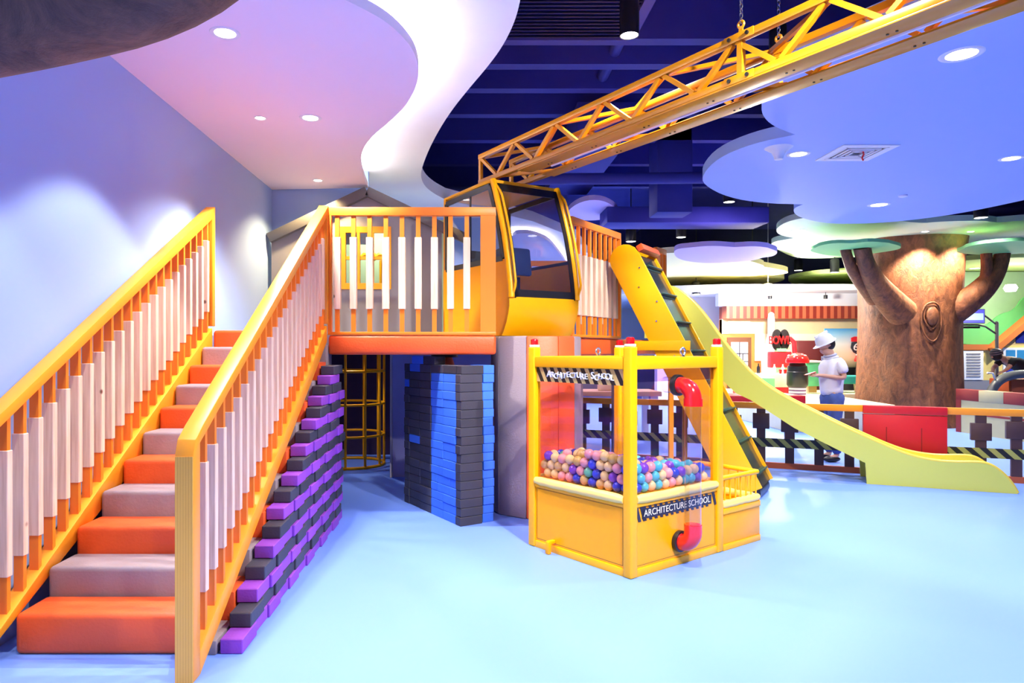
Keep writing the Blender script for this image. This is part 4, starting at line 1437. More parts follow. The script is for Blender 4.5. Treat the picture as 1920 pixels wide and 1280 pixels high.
# lamps in the pink ceiling (positions read off the room)
for px, py, r, wt, sz, bl, col, lab in ((422, 62, 0.085, 270, 92, 0.22, (1, 0.98, 1.0), 'large round lamp in the pink ceiling beside the dark branch'),
                                        (582, 221, 0.085, 540, 120, 0.5, (1, 0.97, 0.92), 'large round lamp in the middle of the pink ceiling'),
                                        (488, 221, 0.05, 190, 84, 0.25, (1, 0.97, 0.92), 'small round lamp in the pink ceiling beside the large one'),
                                        (596, 338, 0.06, 330, 125, 0.5, (1.0, 0.74, 0.32), 'small warm round lamp in the pink ceiling above the grey playhouse')):
    c = at_z(px, py, ZP)
    downlight(c.x, c.y, ZP, r, wt, lab, sz, bl, col)
for x, y, wt, lab in ((-1.7, 2.75, 210, 'round lamp in the pink ceiling behind the dark branch'), (-1.9, 0.6, 330, 'unseen round lamp overhead added as front fill')):  # the overhead one is out of view, added as front fill
    downlight(x, y, ZP if x < -1.75 else ZP, 0.085, wt, lab, 95, 0.3)
downlight(-0.25, 10.5, 3.92, 0.08, 420, 'round lamp in the white soffit behind the crane cab', 150, 0.6)
# lamps hanging from the dark ceiling
for px, py, Z, r, wt, lab in ((1180, 67, 4.3, 0.075, 900, 'bright pendant spotlight in the dark ceiling left of the crane chains'), (1367, 379, 4.2, 0.09, 500, 'pendant spotlight behind the tip of the blue cloud panel'),
                              (1277, 445, 3.9, 0.09, 400, 'pendant spotlight above the lavender cloud panel'), (1497, 507, 3.95, 0.11, 400, 'far pendant spotlight between the mint and lime panels')):
    c = at_z(px, py, Z)
    pendant(c.x, c.y, Z, r, wt, lab)
for x, y, wt, lab in ((1.2, 3.4, 850, 'unseen pendant spotlight added to brighten the open floor'), (2.4, 1.8, 900, 'unseen pendant spotlight added as front fill over the floor'), (0.3, -0.8, 260, 'unseen pendant spotlight added as front fill behind the viewer'), (3.4, 4.2, 700, 'unseen pendant spotlight added as fill beside the crane jib')):  # pendants out of view, added as fill for floor and front faces
    pendant(x, y, 4.3, 0.08, wt, lab, size=130)
for (x, y), aim, wt, sz, lab in (((2.5, 2.5), (-1.55, 4.1, -2.0), 1500, 42, 'added spotlight brightening the yellow cab'), ((2.0, 1.2), (-0.6, 3.9, -3.5), 1000, 48, 'added spotlight brightening the ball cabinet'), ((2.9, 6.35), (-0.95, 2.2, -1.8), 700, 50, 'added spotlight brightening the deck railing beside the cab'), ((3.2, 3.0), (2.3, 5.0, -3.3), 480, 60, 'added spotlight brightening the slide')):  # spotlights added to brighten the cab, cabinet, railing and slide
    t = pendant(x, y, 4.3, 0.07, 0, lab)
    spot(t, (0, 0, -0.03), wt, sz, 0.7, (1, 0.96, 0.90), aim)
# lamps of the far areas
for x, y, z, wt, lab, col in ((6.5, 15.5, 3.55, 700, 'lamp of the bowling area over the stage', warm), (9.5, 17.6, 3.6, 450, 'lamp of the bowling area beside the shop sign', warm), (3.5, 14.5, 3.9, 900, 'lamp over the far blue floor', (1, 1, 1)),
                              (13.5, 15.2, 3.6, 480, 'lamp above the yellow cottage', warm), (9.2, 12.2, 3.96, 300, 'lamp in front of the tree trunk', warm), (6.2, 18.4, 3.1, 700, 'added lamp brightening the far white wall', (1, 1, 1)), (2.8, 18.5, 4.2, 1200, 'lamp over the far hall', (1, 1, 1))):  # the one by the shop end wall is added to brighten it
    if z > 3.97:
        z = 3.9
    pendant(x, y, z, 0.10, wt, lab, 5.4, 140)
for px, py, lab in ((1497, 432, 'round lamp in the near lobe of the mint cloud panel'), (1735, 434, 'small lamp in the mint cloud panel in front of the trunk'), (1820, 434, 'small lamp in the mint cloud panel beside the trunk')):
    c = at_z(px, py, 3.99)
    downlight(c.x, c.y, 3.99, 0.13 if px < 1600 else 0.07, 1100 if px > 1600 else 260, lab, 110, 0.5, (1.0, 0.86, 0.62))
c = at_z(1828, 503, 3.62)
downlight(c.x, c.y, 3.62, 0.12, 0, 'round lamp in the lime cloud panel beside the branch', 110, 0.5, warm)

# ------------------------------------------------------------------ dark ceiling services
def navy_box(name, label, cat, x0, x1, y0, y1, z0, z1, m='navy', bevel=0.0):
    return tag(MB().box(x0, x1, y0, y1, z0, z1).build(name, M[m], bevel=bevel), label, cat, 'dark blue ceiling services')


for i, (y, z, h) in enumerate(((7.35, 4.95, 0.24), (8.0, 4.95, 0.24), (8.75, 4.95, 0.24), (9.7, 4.95, 0.24), (10.9, 4.95, 0.24), (12.3, 4.95, 0.24), (14.0, 4.95, 0.24), (5.2, 4.95, 0.24), (4.0, 4.95, 0.24))):
    navy_box('ceiling_joist', 'navy ceiling joist, %s of the dark ceiling counted from the bright vent end' % ORD[i], 'ceiling joist', -1.0, 14, y, y + 0.16, z, 5.4)
vg = thing('ceiling_grille', 'dark louvred grille in the navy ceiling at the edge of the white soffit', 'grille', (0.95, 6.4, 4.75))
MB().box(-0.75, 0.75, -0.6, 0.6, 0.02, 0.64).build('duct_box', M['navy'], vg)
b = MB()
for x0, x1, y0, y1 in ((-0.75, 0.75, -0.6, -0.5), (-0.75, 0.75, 0.5, 0.6), (-0.75, -0.65, -0.5, 0.5), (0.65, 0.75, -0.5, 0.5)):
    b.box(x0, x1, y0, y1, -0.02, 0.02)
b.build('frame', M['navy'], vg)
b = MB()
for i in range(14):
    y = -0.46 + i * 0.07
    b.loft([(-0.65, y, -0.01), (-0.65, y + 0.045, 0.018), (-0.65, y + 0.05, 0.012), (-0.65, y + 0.005, -0.018)], (1.3, 0, 0))
b.build('louvre', M['navy_dark'], vg)
navy_box('air_duct', 'square navy air duct dropping beside the blue cloud panel', 'air duct', 3.05, 3.62, 10.9, 11.4, 3.80, 5.4, bevel=0.02)
navy_box('air_duct', 'flat navy air duct running across behind the square duct', 'air duct', 2.6, 5.6, 12.6, 13.3, 3.95, 4.25, bevel=0.02)
navy_box('air_duct', 'wide navy air duct along the hall beside the lamp', 'air duct', 1.5, 2.3, 9.2, 13.0, 4.55, 4.95, bevel=0.02)
tag(MB().tube([(0.9, 10.2, 4.15), (7.0, 10.0, 4.15)], 0.085, 16).build('ceiling_pipe', M['navy']), 'round navy pipe crossing behind the crane jib', 'pipe', 'dark blue ceiling services')
tag(MB().tube([(2.0, 5.4, 5.05), (2.6, 5.3, 4.95), (3.4, 5.0, 4.95), (5.0, 4.2, 5.0)], 0.32, 20).build('round_duct', M['navy'], smooth=60), 'fat round navy duct above the crane chains', 'air duct', 'dark blue ceiling services')
tag(MB().tube([(1.7, 4.0, 5.1), (1.75, 9.0, 5.1)], 0.07, 12).build('ceiling_pipe', M['navy']), 'thin navy pipe running along the dark ceiling', 'pipe', 'dark blue ceiling services')
tag(MB().bar((3.5, 16.5, 3.95), (6.2, 16.3, 3.95), 0.04, 0.05).build('track_rail', M['black']), 'thin dark rail behind the lamp over the lavender panel', 'rail')
navy_box('air_duct', 'far dark duct filling the gap above the lime panel', 'air duct', 5.5, 21, 21.5, 22.3, 3.6, 5.4, 'navy_dark')

# ------------------------------------------------------------------ bowling stage and shop
stage = tag(MB().prism([(6.3, 13.3), (8.2, 13.05), (8.5, 15.6), (8.5, 16.35), (10.9, 16.35), (10.9, 18.6), (6.3, 18.6)], 0, 0.55).build('low_stage', mat('cream platform', (0.88, 0.78, 0.50), 0.6), bevel=0.01), 'low cream platform behind the fence in front of the bowling shop', 'platform')
sh = thing('shop_front', 'orange and cream bowling shop front under a red striped awning', 'shop', (7.1, 18.95, 0))
MB().box(0, 4.2, 0, 0.2, 0, 2.45).build('wall_board', mat('pumpkin paint', (0.78, 0.22, 0.04), 0.6), sh)
MB().box(0, 4.2, -0.02, 0.18, 2.05, 2.46).build('upper_wall', mat('cream paint', (0.88, 0.74, 0.42), 0.6), sh)
MB().box(0.9, 4.2, -0.06, -0.02, 1.30, 2.05).build('menu_board', mat('cream menu board', (0.92, 0.85, 0.66), 0.5), sh)
MB().box(0.0, 4.2, -0.35, 0.2, 2.46, 2.80).build('awning', stripes('awning stripes', (1, 0.2, 0), 0.19, 0.5, (0.24, 0.020, 0.010), (0.55, 0.12, 0.05)), sh)
MB().box(0.16, 0.76, -0.05, -0.02, 2.07, 2.40).build('light_panel', glow('lit cream panel', (1.0, 0.86, 0.62), 1.3), sh)
d = MB().box(0.14, 0.80, -0.04, 0.0, 0.0, 1.95).build('door', mat('dark brown door', (0.14, 0.045, 0.018), 0.5), sh)
MB().box(0.24, 0.70, -0.05, -0.041, 1.0, 1.82).build('door_glass', mat('bright frosted glass', (0.90, 0.92, 0.95), 0.3), d)
g = MB()
for x in (0.39, 0.47, 0.56):
    g.box(x - 0.012, x + 0.012, -0.06, -0.045, 1.0, 1.5 if x != 0.47 else 1.82)
for z in (1.5, 1.28):
    g.box(0.24, 0.70, -0.06, -0.045, z - 0.012, z + 0.012)
g.build('glazing_bar', M['print_black'], d)
MB().lathe([(0.02, -0.02), (0.02, 0.02)], 12, (0.75, -0.06, 1.0)).build('handle', M['steel'], d)
for i in range(5):
    MB().box(1.2 + 0.36 * i, 1.48 + 0.36 * i, -0.075, -0.06, 1.62, 1.80).build('menu_card', mat('cream card', (0.80, 0.66, 0.40), 0.6), sh)
# bowling pin bottle
bt = P(1446, 690, 18.2)
tag(MB().lathe([(0.16, 0.0), (0.24, 0.35), (0.25, 0.75), (0.15, 1.2), (0.085, 1.5), (0.09, 1.85), (0.07, 2.02), (0.02, 2.06)], 24, (bt.x, bt.y, 0.55)).build('giant_pin', M['white'], smooth=60), 'tall white giant bowling pin rising behind the bowl sign', 'bowling pin')
# BOWL sign stand
bs = P(1461, 656, 17.4)
sn = thing('bowl_sign', 'red BOWL sign on black discs above a red and green stand', 'sign', (bs.x, bs.y, 0))
b = MB()
for dx in (-0.06, 0.13):
    b.tube([(dx, -0.02, 1.86), (dx, 0.04, 1.86)], 0.001, 8)
    n = 24
    b.loft([(dx + 0.135 * math.cos(2 * math.pi * i / n), -0.02, 1.86 + 0.27 * math.sin(2 * math.pi * i / n)) for i in range(n)], (0, 0.05, 0))
b.build('backing_disc', M['black'], sn)
text_mesh('lettering', 'BOWL', 0.30, 0.02, M['red'], sn, (-0.02, -0.07, 1.84), (math.pi / 2, 0, 0), fit=0.55)
MB().box(-0.24, 0.30, -0.05, 0.16, 1.15, 1.56).build('red_block', M['red_panel'], sn, bevel=0.02)
MB().box(-0.08, 0.16, -0.06, 0.10, 1.56, 1.64).build('green_cap', M['cloud_teal'], sn)
MB().box(-0.08, 0.16, -0.06, 0.10, 1.03, 1.15).build('green_base', M['cloud_teal'], sn)
MB().lathe([(0.03, 0.55), (0.03, 1.03)], 12, (0.04, 0.02, 0)).build('pole', M['white'], sn)
MB().tube([(0.28, 0.05, 1.9), (0.40, 0.05, 1.8), (0.42, 0.05, 1.5), (0.34, 0.05, 1.25)], 0.06, 12).build('arm', M['red_panel'], sn, smooth=60)
# counter with bottles and glasses
ct = thing('snack_counter', 'white topped snack counter with a red front in front of the orange shop wall', 'counter', (P(1440, 700, 16.4).x, 16.4, 0))
MB().box(-0.75, 0.62, -0.25, 0.25, 0.55, 0.62).build('plinth', M['red_panel'], ct)
MB().box(-0.75, 0.62, -0.25, 0.25, 0.62, 0.72).build('front_board', M['red_panel'], ct)
MB().box(-0.78, 0.65, -0.28, 0.28, 0.72, 1.04).build('top_block', mat('cream counter', (0.92, 0.85, 0.72), 0.5), ct, bevel=0.01)
for px, hgt, m, lab in ((1422, 0.24, 'black', 'dark bottle on the snack counter'), (1434, 0.20, 'white', 'pale bottle on the snack counter next to the dark one'), (1452, 0.22, 'white', 'white cylinder on the snack counter under the bowl sign'), (1468, 0.22, 'white', 'white cylinder on the counter next to the mushroom post')):
    x = P(px, 700, 16.35).x
    tag(MB().lathe([(0.035, 0), (0.04, 0.02), (0.04, hgt * 0.6), (0.015, hgt * 0.8), (0.015, hgt)], 14, (x, 16.35, 1.04)).build('bottle', M[m], smooth=60), lab, 'bottle', 'bottles on the snack counter')
for px, lab in ((1463, 'small red glass in front of the counter near the bowl sign'), (1472, 'small red glass on the counter ledge next to the mushroom post')):
    x = P(px, 700, 16.2).x
    tag(MB().lathe([(0.03, 0), (0.038, 0.10)], 12, (x, 16.2, 1.04)).build('drinking_glass', M['red']), lab, 'glass', 'red glasses')
tag(MB().box(-0.22, 0.22, -0.2, 0.2, 0, 0.42).build('green_box', M['cloud_teal'], bevel=0.02), 'pale green box at the end of the snack counter by the slide', 'box').location = (P(1428, 700, 15.6).x - 0.0, 15.6, 0.55)
# green cabinet and back counter behind the man
gc = thing('green_cabinet', 'bright green cabinet on short wooden legs behind the mushroom post', 'cabinet', (P(1524, 700, 16.6).x, 16.6, 0.55))
MB().box(-0.26, 0.20, -0.2, 0.2, 0.18, 0.75).build('body', mat('green paint', (0.10, 0.52, 0.24), 0.5), gc, bevel=0.01)
MB().box(-0.28, 0.22, -0.22, 0.22, 0.75, 0.79).build('top', M['white'], gc)
for x in (-0.2, 0.14):
    MB().box(x - 0.02, x + 0.02, -0.16, -0.12, 0, 0.18).build('leg', M['pine'], gc)
tag(MB().box(-0.45, 0.35, -0.1, 0.1, 0, 1.3).build('back_shelf', mat('dark maroon shelf', (0.10, 0.012, 0.016), 0.5), bevel=0.01), 'dark maroon shelf unit behind the man in the white helmet', 'shelf').location = (P(1525, 690, 18.1).x, 18.1, 0.55)
tag(MB().box(-0.14, 0.14, -0.1, 0.1, 0, 0.80).build('cardboard_box', mat('tan cardboard', (0.50, 0.30, 0.12), 0.7)), 'tan box standing beside the mushroom post', 'box').location = (P(1517, 690, 17.0).x, 17.0, 0.55)
# teal armchair
ac = thing('armchair', 'teal armchair with thin wooden legs behind the man', 'chair', (P(1591, 720, 16.95).x, 16.95, 0.55))
MB().box(-0.32, 0.32, -0.28, 0.28, 0.22, 0.42).build('seat', mat('teal fabric', (0.02, 0.36, 0.34), 0.7), ac, bevel=0.04, seg=3)
MB().loft([(-0.34, -0.26, 0.30), (-0.24, -0.26, 0.30), (-0.28, -0.26, 0.74), (-0.36, -0.26, 0.74)], (0, 0.52, 0)).build('backrest', bpy.data.materials['teal fabric'], ac, bevel=0.04, seg=3)
for x, y in ((-0.28, -0.22), (0.28, -0.22), (-0.28, 0.22), (0.28, 0.22)):
    MB().bar((x * 0.9, y * 0.9, 0.22), (x * 1.1, y * 1.1, 0), 0.03, 0.03).build('leg', M['pine'], ac)


def mushroom(px, label, D=15.6):
    c = P(px, 700, D)
    t = thing('punching_post', label, 'post', (c.x, D, 0.55), 0, 'mushroom topped posts')
    b = MB().lathe([(0.19, 0.20), (0.225, 0.26), (0.225, 0.55), (0.215, 0.56), (0.205, 0.68), (0.18, 0.70), (0.15, 0.79)], 28).build('black_body', M['black'], t, smooth=40)
    MB().lathe([(0.17, 0.0), (0.18, 0.02), (0.18, 0.20)], 28).build('striped_base', stripes('white violet rings', (0, 0, 1), 0.075, 0.5, (0.85, 0.80, 0.95), (0.16, 0.07, 0.24)), t)
    MB().lathe([(0.12, 0.77), (0.245, 0.755), (0.255, 0.80), (0.215, 0.90), (0.12, 0.97), (1e-4, 0.99)], 28).build('cap', M['red'], t, smooth=60, label='red mushroom cap')
    r = MB()
    for q in range(5):
        a = q * 1.25 - 2.2
        r.ball((0.17 * math.cos(a), 0.17 * math.sin(a), 0.925), 0.04, 10, 6, (1, 1, 0.45))
    r.build('white_spot', M['white'], t)


mushroom(1495, 'black post with a red mushroom cap standing on the cream platform')
mushroom(1622, 'black post with a red mushroom cap partly hidden by the tree trunk', 17.5)
# poster with a route shield
po = thing('road_poster', 'big blue and sand desert road poster with a red and black route shield', 'poster', (P(1586, 650, 17.8).x, 17.8, 0.9))
MB().box(-0.56, 0.9, -0.02, 0.02, 0.25, 1.26).build('board', ramp_z('desert sky print', [(0, (0.20, 0.16, 0.10)), (0.18, (0.62, 0.52, 0.36)), (0.38, (0.72, 0.62, 0.50)), (0.6, (0.72, 0.72, 0.76)), (0.85, (0.25, 0.47, 0.72)), (1, (0.03, 0.22, 0.52))], 0.25, 1.26), po)
MB().box(-0.56, 0.9, -0.03, 0.03, -0.35, 0.25).build('lower_board', M['black'], po)
shp = [(-0.17, 0.0), (-0.19, -0.14), (-0.12, -0.26), (0, -0.33), (0.12, -0.26), (0.19, -0.14), (0.17, 0.0)]
sx, sz = 0.30, 0.90
sd = MB().loft([(sx + x, -0.045, sz + z) for x, z in shp], (0, 0.022, 0)).build('shield', M['print_black'], po)
MB().loft([(sx + x, -0.046, sz + z) for x, z in ((-0.18, 0.02), (0.18, 0.02), (0.18, 0.12), (0.10, 0.15), (-0.10, 0.15), (-0.18, 0.12))], (0, 0.022, 0)).build('shield_top', M['red_panel'], po)
text_mesh('lettering', '66', 0.26, 0.006, M['print_white'], po, (sx, -0.055, sz - 0.13), (math.pi / 2, 0, 0), fit=0.26)
# little far track lamps
for px, py, D in ((1444, 560, 18.3), (1548, 560, 18.3)):
    c = P(px, py, D)
    tag(MB().lathe([(0.05, 0), (0.05, 0.10)], 12, (c.x, c.y, c.z)).tube([(c.x, c.y, c.z + 0.1), (c.x, c.y, 3.2)], 0.01, 6).build('track_spotlight', M['black']), 'small black track spotlight over the striped awning, %s of the giant pin' % ('just above the neck' if px < 1500 else 'well to the side'), 'track light')
lt = P(1440, 545, 17.5)
tag(MB().lathe([(0.10, 0), (0.13, 0.04), (0.14, 0.22), (0.10, 0.30), (0.02, 0.32)], 20, (lt.x, lt.y, lt.z - 0.12)).tube([(lt.x, lt.y, lt.z + 0.2), (lt.x, lt.y, 5.4)], 0.01, 6).build('pendant_lamp', M['white'], smooth=60), 'white lantern shaped pendant lamp below the cream panel', 'lamp')



def bulb(parent, loc, watts, col=(1, 0.95, 0.86), rad=0.12):
    ld = bpy.data.lights.new('bulb_light', 'POINT')
    ld.energy, ld.color, ld.shadow_soft_size = watts * LAMP, col, rad
    o = bpy.data.objects.new('bulb_light', ld)
    COL.objects.link(o)
    o.parent = parent
    o.location = loc


lan = bpy.data.objects['pendant_lamp']
bulb(lan, (lt.x - 0.1, lt.y - 0.6, lt.z - 0.25), 550)
# table seen through the cabinet, behind the conveyor
tb = thing('play_table', 'low orange play table behind the fence seen through the ball cabinet', 'table', (2.55, 11.9, 0))
MB().box(-0.75, 0.75, -0.4, 0.4, 0.82, 0.90).build('top', mat('peach table top', (0.85, 0.45, 0.28), 0.5), tb, bevel=0.01)
for x in (-0.65, 0.65):
    for y in (-0.3, 0.3):
        MB().box(x - 0.05, x + 0.05, y - 0.05, y + 0.05, 0, 0.82).build('leg', M['white'], tb)
tag(MB().box(-0.2, 0.2, -0.12, 0.12, 0, 0.16).build('toy_box', mat('cream toy box', (0.90, 0.82, 0.62), 0.6), bevel=0.02), 'cream toy box on the orange play table', 'box').location = (2.5, 11.85, 0.90)
rt = thing('red_table', 'red topped table behind the conveyor foot', 'table', (5.0, 11.4, 0))
MB().box(-0.75, 0.5, -0.35, 0.35, 0.68, 0.86).build('top', M['red_panel'], rt, bevel=0.01)
for x in (-0.6, 0.4):
    MB().box(x - 0.06, x + 0.06, -0.06, 0.06, 0, 0.68).build('leg', M['brown'], rt)

# ------------------------------------------------------------------ chequered kerb wall and cottage front
kb = thing('track_barrier', 'red and beige chequered low barrier wall beside the tree', 'barrier', (9.62, 13.4, 0), math.atan2(-1.6, 0.10))
mb_, mm_ = mat('beige block', (0.46, 0.42, 0.24), 0.6), mat('maroon block', (0.24, 0.012, 0.018), 0.6)
for i in range(7):
    MB().box(i * 0.55 + 0.001, i * 0.55 + 0.549, -0.01, 0.19, 0.63, 0.84).build('cap_block', mb_ if i % 2 else mm_, kb, bevel=0.004)
MB().box(0, 3.85, 0.0, 0.18, 0.0, 0.36).build('lower_course', mb_, kb)
MB().box(0, 3.85, -0.004, 0.184, 0.36, 0.40).build('red_band', mm_, kb)
MB().box(0, 3.85, 0.0, 0.18, 0.40, 0.63).build('upper_course', mb_, kb)
for x in (0.0, 1.75, 3.5):
    MB().box(x, x + 0.12, -0.008, 0.188, 0.0, 0.63).build('pier', mm_, kb)

ch = thing('cottage_front', 'yellow cottage front with orange gable roof and blue windows behind the barrier', 'playhouse', (14.3, 17.0, 0))
zg = 1.6
MB().box(-2.2, 3.0, 0, 0.15, 0.25, 1.72).build('wall_board', mat('butter yellow paint', (0.86, 0.66, 0.20), 0.6), ch)
MB().box(-2.2, 3.0, -0.02, 0.15, 0.0, 0.85).build('stone_base', M['grey_wall'], ch)
MB().loft([(-1.15, 0.0, 1.72), (1.2, 0.0, 1.72), (0.02, 0.0, 2.62)], (0, 0.15, 0)).build('gable_board', mat('tan board', (0.66, 0.44, 0.18), 0.6), ch)
MB().loft([(-0.62, -0.02, 1.78), (-0.2, -0.02, 1.78), (-0.2, -0.02, 2.32), (-0.62, -0.02, 2.0)], (0, 0.02, 0)).build('gable_window', mat('deep blue pane', (0.02, 0.03, 0.26), 0.3), ch)
MB().loft([(0.05, -0.02, 1.78), (0.5, -0.02, 1.78), (0.5, -0.02, 2.1), (0.05, -0.02, 2.42)], (0, 0.02, 0)).build('gable_window', bpy.data.materials['deep blue pane'], ch)
roofm = mat('orange brown roof', (0.50, 0.14, 0.03), 0.6)
for sx_ in (-1, 1):
    MB().bar((0.02 + sx_ * 1.32, -0.1, 1.60), (0.02, -0.1, 2.70), 0.30, 0.14).build('roof_edge', roofm, ch)
MB().box(-2.25, -1.2, -0.06, 0.15, 1.60, 1.74).build('roof_edge', roofm, ch)
for x0 in (-0.95, 0.45):
    w = MB().box(x0, x0 + 0.62, -0.04, 0.0, 0.92, 1.66).build('window_frame', M['white'], ch)
    MB().box(x0 + 0.06, x0 + 0.56, -0.05, -0.041, 0.98, 1.27).build('lower_pane', mat('royal blue pane', (0.03, 0.05, 0.42), 0.3), w)
    for q in (0.06, 0.33):
        MB().box(x0 + q, x0 + q + 0.23, -0.05, -0.041, 1.34, 1.60).build('upper_pane', mat('sky blue pane', (0.04, 0.25, 0.50), 0.3), w)
sv = MB().box(-1.95, -1.45, -0.04, 0.0, 0.86, 1.58).build('shutter', M['white'], ch)
b = MB()
for i in range(9):
    b.box(-1.87, -1.53, -0.055, -0.041, 0.93 + i * 0.07, 0.96 + i * 0.07)
b.build('shutter_slat', M['grey_wall'], sv)
hill = MB()
hp = chaikin([(-2.3, 1.7), (-2.3, 2.05), (-1.9, 2.1), (-1.6, 2.25), (-1.2, 2.2), (-0.9, 2.5), (-0.5, 2.6), (-0.3, 2.95), (0.1, 3.05), (0.5, 2.9), (0.9, 2.75), (3.0, 2.75), (3.0, 1.7)], 2)
hill.loft([(x, 0.16, z) for x, z in hp], (0, 0.05, 0))
hill.build('painted_bush', mat('leaf green paint', (0.14, 0.52, 0.16), 0.6), ch)
MB().box(-2.6, 7.0, 0.45, 0.6, 0.0, 3.6).build('backdrop_board', mat('mint wall paint', (0.52, 0.74, 0.44), 0.7), ch)
tag(MB().lathe([(0.10, 0), (0.14, 0.08), (0.10, 0.16)], 16, (13.0, 16.3, 3.0)).build('wall_lamp', M['lamp'], smooth=60), 'glowing lamp between the tree branch and the cottage gable', 'lamp')

bulb(bpy.data.objects['wall_lamp'], (13.0, 16.1, 2.9), 70)
# lamp pole with a television on its arms
c = P(1869, 700, 15.2)
pl = thing('sign_pole', 'slim grey pole with two arms that carry a television', 'pole', (c.x, c.y, 0))
MB().lathe([(0.10, 0), (0.10, 0.03), (0.035, 0.04), (0.035, 2.22), (0.02, 2.24)], 14).build('pole', M['grey_wall'], pl)
MB().tube([(0, 0, 1.95), (-0.25, 0, 2.12), (-0.42, 0, 2.16), (-0.95, 0, 2.16)], 0.02, 8).build('arm', M['grey_dark'], pl)
MB().tube([(0, 0, 2.16), (-0.22, 0, 2.33), (-0.35, 0, 2.42)], 0.02, 8).build('arm', M['grey_dark'], pl)
MB().box(-0.78, -0.42, -0.06, 0.0, 2.08, 2.13).build('speaker_bar', M['black'], pl)
tv = thing('television', 'small television with a blue and white screen hung on the grey pole', 'television', (c.x - 0.58, c.y - 0.03, 2.19))
MB().box(-0.28, 0.28, -0.02, 0.02, 0, 0.32).build('case', M['black'], tv, bevel=0.004)
b = MB().box(-0.265, 0.265, -0.024, -0.0205, 0.012, 0.31).build('screen', glow('blue screen', (0.12, 0.12, 0.75), 0.9), tv)
MB().box(-0.255, 0.24, -0.0265, -0.0245, 0.075, 0.225).build('picture', glow('pale screen picture', (0.45, 0.62, 1.0), 1.0), tv)
MB().box(-0.255, -0.05, -0.0265, -0.0245, 0.25, 0.30).build('banner', glow('red screen banner', (0.5, 0.03, 0.12), 0.8), tv)

# grey wheel arch vehicle with a leaning rider
c = P(1905, 730, 13.6)
vh = thing('play_vehicle', 'grey arched play vehicle with a red brown side panel', 'vehicle', (c.x, c.y, 0))
arch = [(-0.52 + 0.0, 0.0, 0.62)]
b = MB()
pts_ = [(-0.56, 0, 0.55), (-0.50, 0, 0.78), (-0.36, 0, 0.98), (-0.12, 0, 1.10), (0.25, 0, 1.13), (1.0, 0, 1.12)]
b.tube(chaikin(pts_, 2, False), 0.085, 12)
b.build('arch_rail', mat('slate grey plastic', (0.10, 0.11, 0.13), 0.35), vh, smooth=60)
MB().box(-0.08, 1.0, 0.02, 0.6, 0.3, 1.02).build('side_box', mat('red brown panel', (0.40, 0.08, 0.03), 0.5), vh, bevel=0.02)
MB().box(-0.45, 1.0, 0.1, 0.7, 0.0, 0.3).build('base', M['black'], vh)
MB().tube([(-0.42, 0.0, 1.02), (-0.5, -0.05, 1.14), (-0.62, -0.06, 1.15)], 0.018, 8).build('handle', M['white'], vh)


# ------------------------------------------------------------------ people
def hand(vs_, es, root, pos, d, side, up, r=0.0085, curl=0.35):
    """palm and five fingers grown from joint index root"""
    d, side, up = Vector(d).normalized(), Vector(side).normalized(), Vector(up).normalized()
    pos = Vector(pos)
    k = len(vs_)
    vs_.append((*(pos + d * 0.05), (0.030, 0.016)))
    es.append((root, k))
    ln = [0.066, 0.074, 0.070, 0.056]
    for i in range(4):
        s0 = side * (0.027 - 0.018 * i)
        a = pos + d * 0.082 + s0
        p1 = a + d * ln[i] * 0.45 - up * 0.006
        p2 = a + d * ln[i] * 0.85 - up * (ln[i] * curl)
        j = len(vs_)
        vs_ += [(*a, r), (*p1, r), (*p2, r * 0.85)]
        es += [(k, j), (j, j + 1), (j + 1, j + 2)]
    j = len(vs_)
    t0 = pos + d * 0.03 + side * 0.034
    t1 = t0 + d * 0.035 + side * 0.018 + up * 0.006
    vs_ += [(*t0, 0.011), (*t1, 0.009), (*(t1 + d * 0.03), 0.008)]
    es += [(k, j), (j, j + 1), (j + 1, j + 2)]


skinm = mat('skin', (0.62, 0.34, 0.23), 0.5)
shirtm = mat('white cotton', (0.80, 0.78, 0.84), 0.75, bump=0.3, bscale=14)
jeanm = mat('blue denim', (0.05, 0.09, 0.30), 0.8, var=0.3, scale=14)
hairm = mat('black hair', (0.012, 0.010, 0.010), 0.5)
MXc = (1560 - CX) / FPX * 9.85
mn = thing('person', 'person in a white hard hat and white polo shirt looking down at a phone', 'person', (MXc, 9.85, 0))
vs_, es = [], []


def J(x, y, z, r):
    vs_.append((x, y, z, r))
    return len(vs_) - 1


